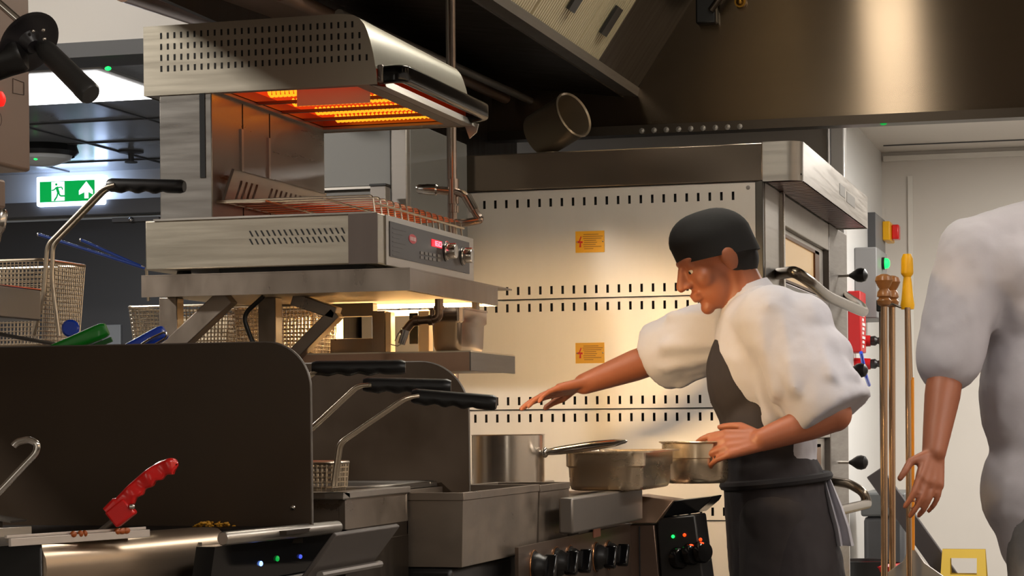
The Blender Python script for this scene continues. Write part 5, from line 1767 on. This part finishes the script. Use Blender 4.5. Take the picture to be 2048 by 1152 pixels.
for s0, e0, w0 in ((shL, elL, wrL), (shR, elR, wrR)):
    body.cap(nb, s0, .062, .07)
    body.cap(s0, e0, .06, .047)
    mid = e0.lerp(w0, .35)
    body.cap(e0, mid, .046, .045)
    body.cap(mid, w0, .045, .03)
    hand(body, w0, (w0 - mid), -RT * .3 + DR * .8, 1.0, (.3, .35, .4, .45), .2)
feet = []
for px, d in ((2090, 5.56), (2177, 5.64)):
    hp = PD(px, 1020, d)
    kn = V((hp.x, hp.y + .02, .5)); ft = V((hp.x, hp.y, .09))
    body.cap(hp, kn, .09, .062); body.cap(kn, ft, .058, .042)
    feet.append((hp, kn, ft))
body.build('body', SKIN, p2, remesh=.005, smooth=3)
j = MB()
j.ball(chest, (.205, .135, .21), M2); j.ball(belly, (.19, .14, .25), M2); j.ball(pel, (.212, .172, .20), M2); j.cap(pel - UP * .02 - RT * .05, pel - UP * .12 - RT * .03, .145, .135); j.cap(pel - UP * .02 + RT * .05, pel - UP * .12 + RT * .05, .155, .15); j.cap(belly, pel, .15, .16)
j.cap(nb - UP * .02, chest, .09, .13)
for a, b, fx in ((shL, elL, 1), (shR, elR, 1)):
    j.cap(nb - UP * .03, a, .085, .094)
    j.cap(a, a.lerp(b, .92), .096, .088)
j.ball(PD(2010, 530, 5.58), .12)
j.build('jacket', JACKET, p2, remesh=.010, smooth=14, displace=.010)
cl = MB().lathe(nb - UP * .01, UP, [(0, .085), (.03, .074), (.06, .068), (.06, .062), (0, .07), (0, .085)], 24)
cl.build('collar', JACKET, p2)
t2 = MB()
for a, b, c in feet:
    t2.cap(a, b, .105, .085); t2.cap(b, c + UP * .03, .083, .075)
t2.build('trousers', mat('grey_check_trousers', (120, 118, 120), .9, 0, .2, (50, 50, 50)), p2, remesh=.01, smooth=3, displace=.006)
for a, b, c in feet:
    b_ = MB()
    b_.ball(V((c.x, c.y, .05)), (.05, .06, .05))
    b_.cap(V((c.x, c.y, .045)), V((c.x, c.y + .15, .035)), .044, .034)
    b_.build('shoe', BLACKP, p2, remesh=.006, smooth=2)

# =================================================================== LIGHT
def area(name, loc, target, sx, sy, power, col, spread=PI):
    d = bpy.data.lights.new(name, 'AREA')
    d.shape = 'RECTANGLE'
    d.size, d.size_y = sx, sy
    d.energy = power
    d.color = col
    d.spread = spread
    o = bpy.data.objects.new(name, d)
    o.location = loc
    o.rotation_euler = (V(target) - V(loc)).to_track_quat('-Z', 'Y').to_euler()
    COL.objects.link(o)
    return o


area('aisle_light', (1.55, 1.0, 3.05), (1.55, 1.0, 0), .6, 1.2, 42, (1, .96, .92))
area('aisle_light', (1.55, 3.6, 3.05), (1.55, 3.6, 0), .6, 1.2, 42, (1, .96, .92))
area('aisle_light', (1.55, 6.2, 3.05), (1.55, 6.2, 0), .6, 1.2, 42, (1, .94, .86))
area('back_light', (.2, 9.2, 2.38), (.2, 9.2, 0), 1.0, .6, 70, (1, .95, .88))
area('back_light', (.5, 7.78, 2.40), (.3, 7.9, 0), .3, .2, 16, (1, .97, .94))  # added lamp without a fixture, brightens the white end post
area('corridor_light', (-4.3, 7.7, 2.40), (-4.3, 7.7, 0), 1.3, .6, 110, (.9, .95, 1))
area('left_light', (-3.72, 2.5, 3.06), (-3.72, 2.5, 0), .3, .3, 175, (1, .95, .88))
area('bulkhead_light', (-3.9, 5.2, 3.06), (-3.9, 5.2, 0), .4, .4, 36, (1, .95, .88))
area('shelf_lamp', (-1.54, 4.625, 1.342), (-1.54, 4.625, 0), .34, .02, 3.5, (1, .70, .36))
area('shelf_lamp_side', (-1.54, 4.64, 1.350), (-1.70, 6.2, 1.50),   .30, .012, 14, (1, .68, .34))
area('hood_lamp_light', (-.89, 6.3, 2.81), (-.89, 6.3, 0), .17, .55, 3.5, (1, .94, .86))  # goes with the added far hood lamp, lights the filters
area('hood_lamp_light', (-1.015, 4.9, 2.595), (-1.015, 4.9, 0), .22, .65, 4.5, (1, .94, .86))
w = bpy.data.worlds.new('world')
S.world = w
w.use_nodes = True
w.node_tree.nodes['Background'].inputs[0].default_value = (.9, .85, .8, 1)
w.node_tree.nodes['Background'].inputs[1].default_value = .02
S.view_settings.view_transform = 'Standard'
S.view_settings.look = 'None'
S.view_settings.exposure = 0
S.view_settings.gamma = 1
S.view_settings.use_curve_mapping = False
for o in bpy.data.objects:
    if '_w' in o:
        del o['_w']
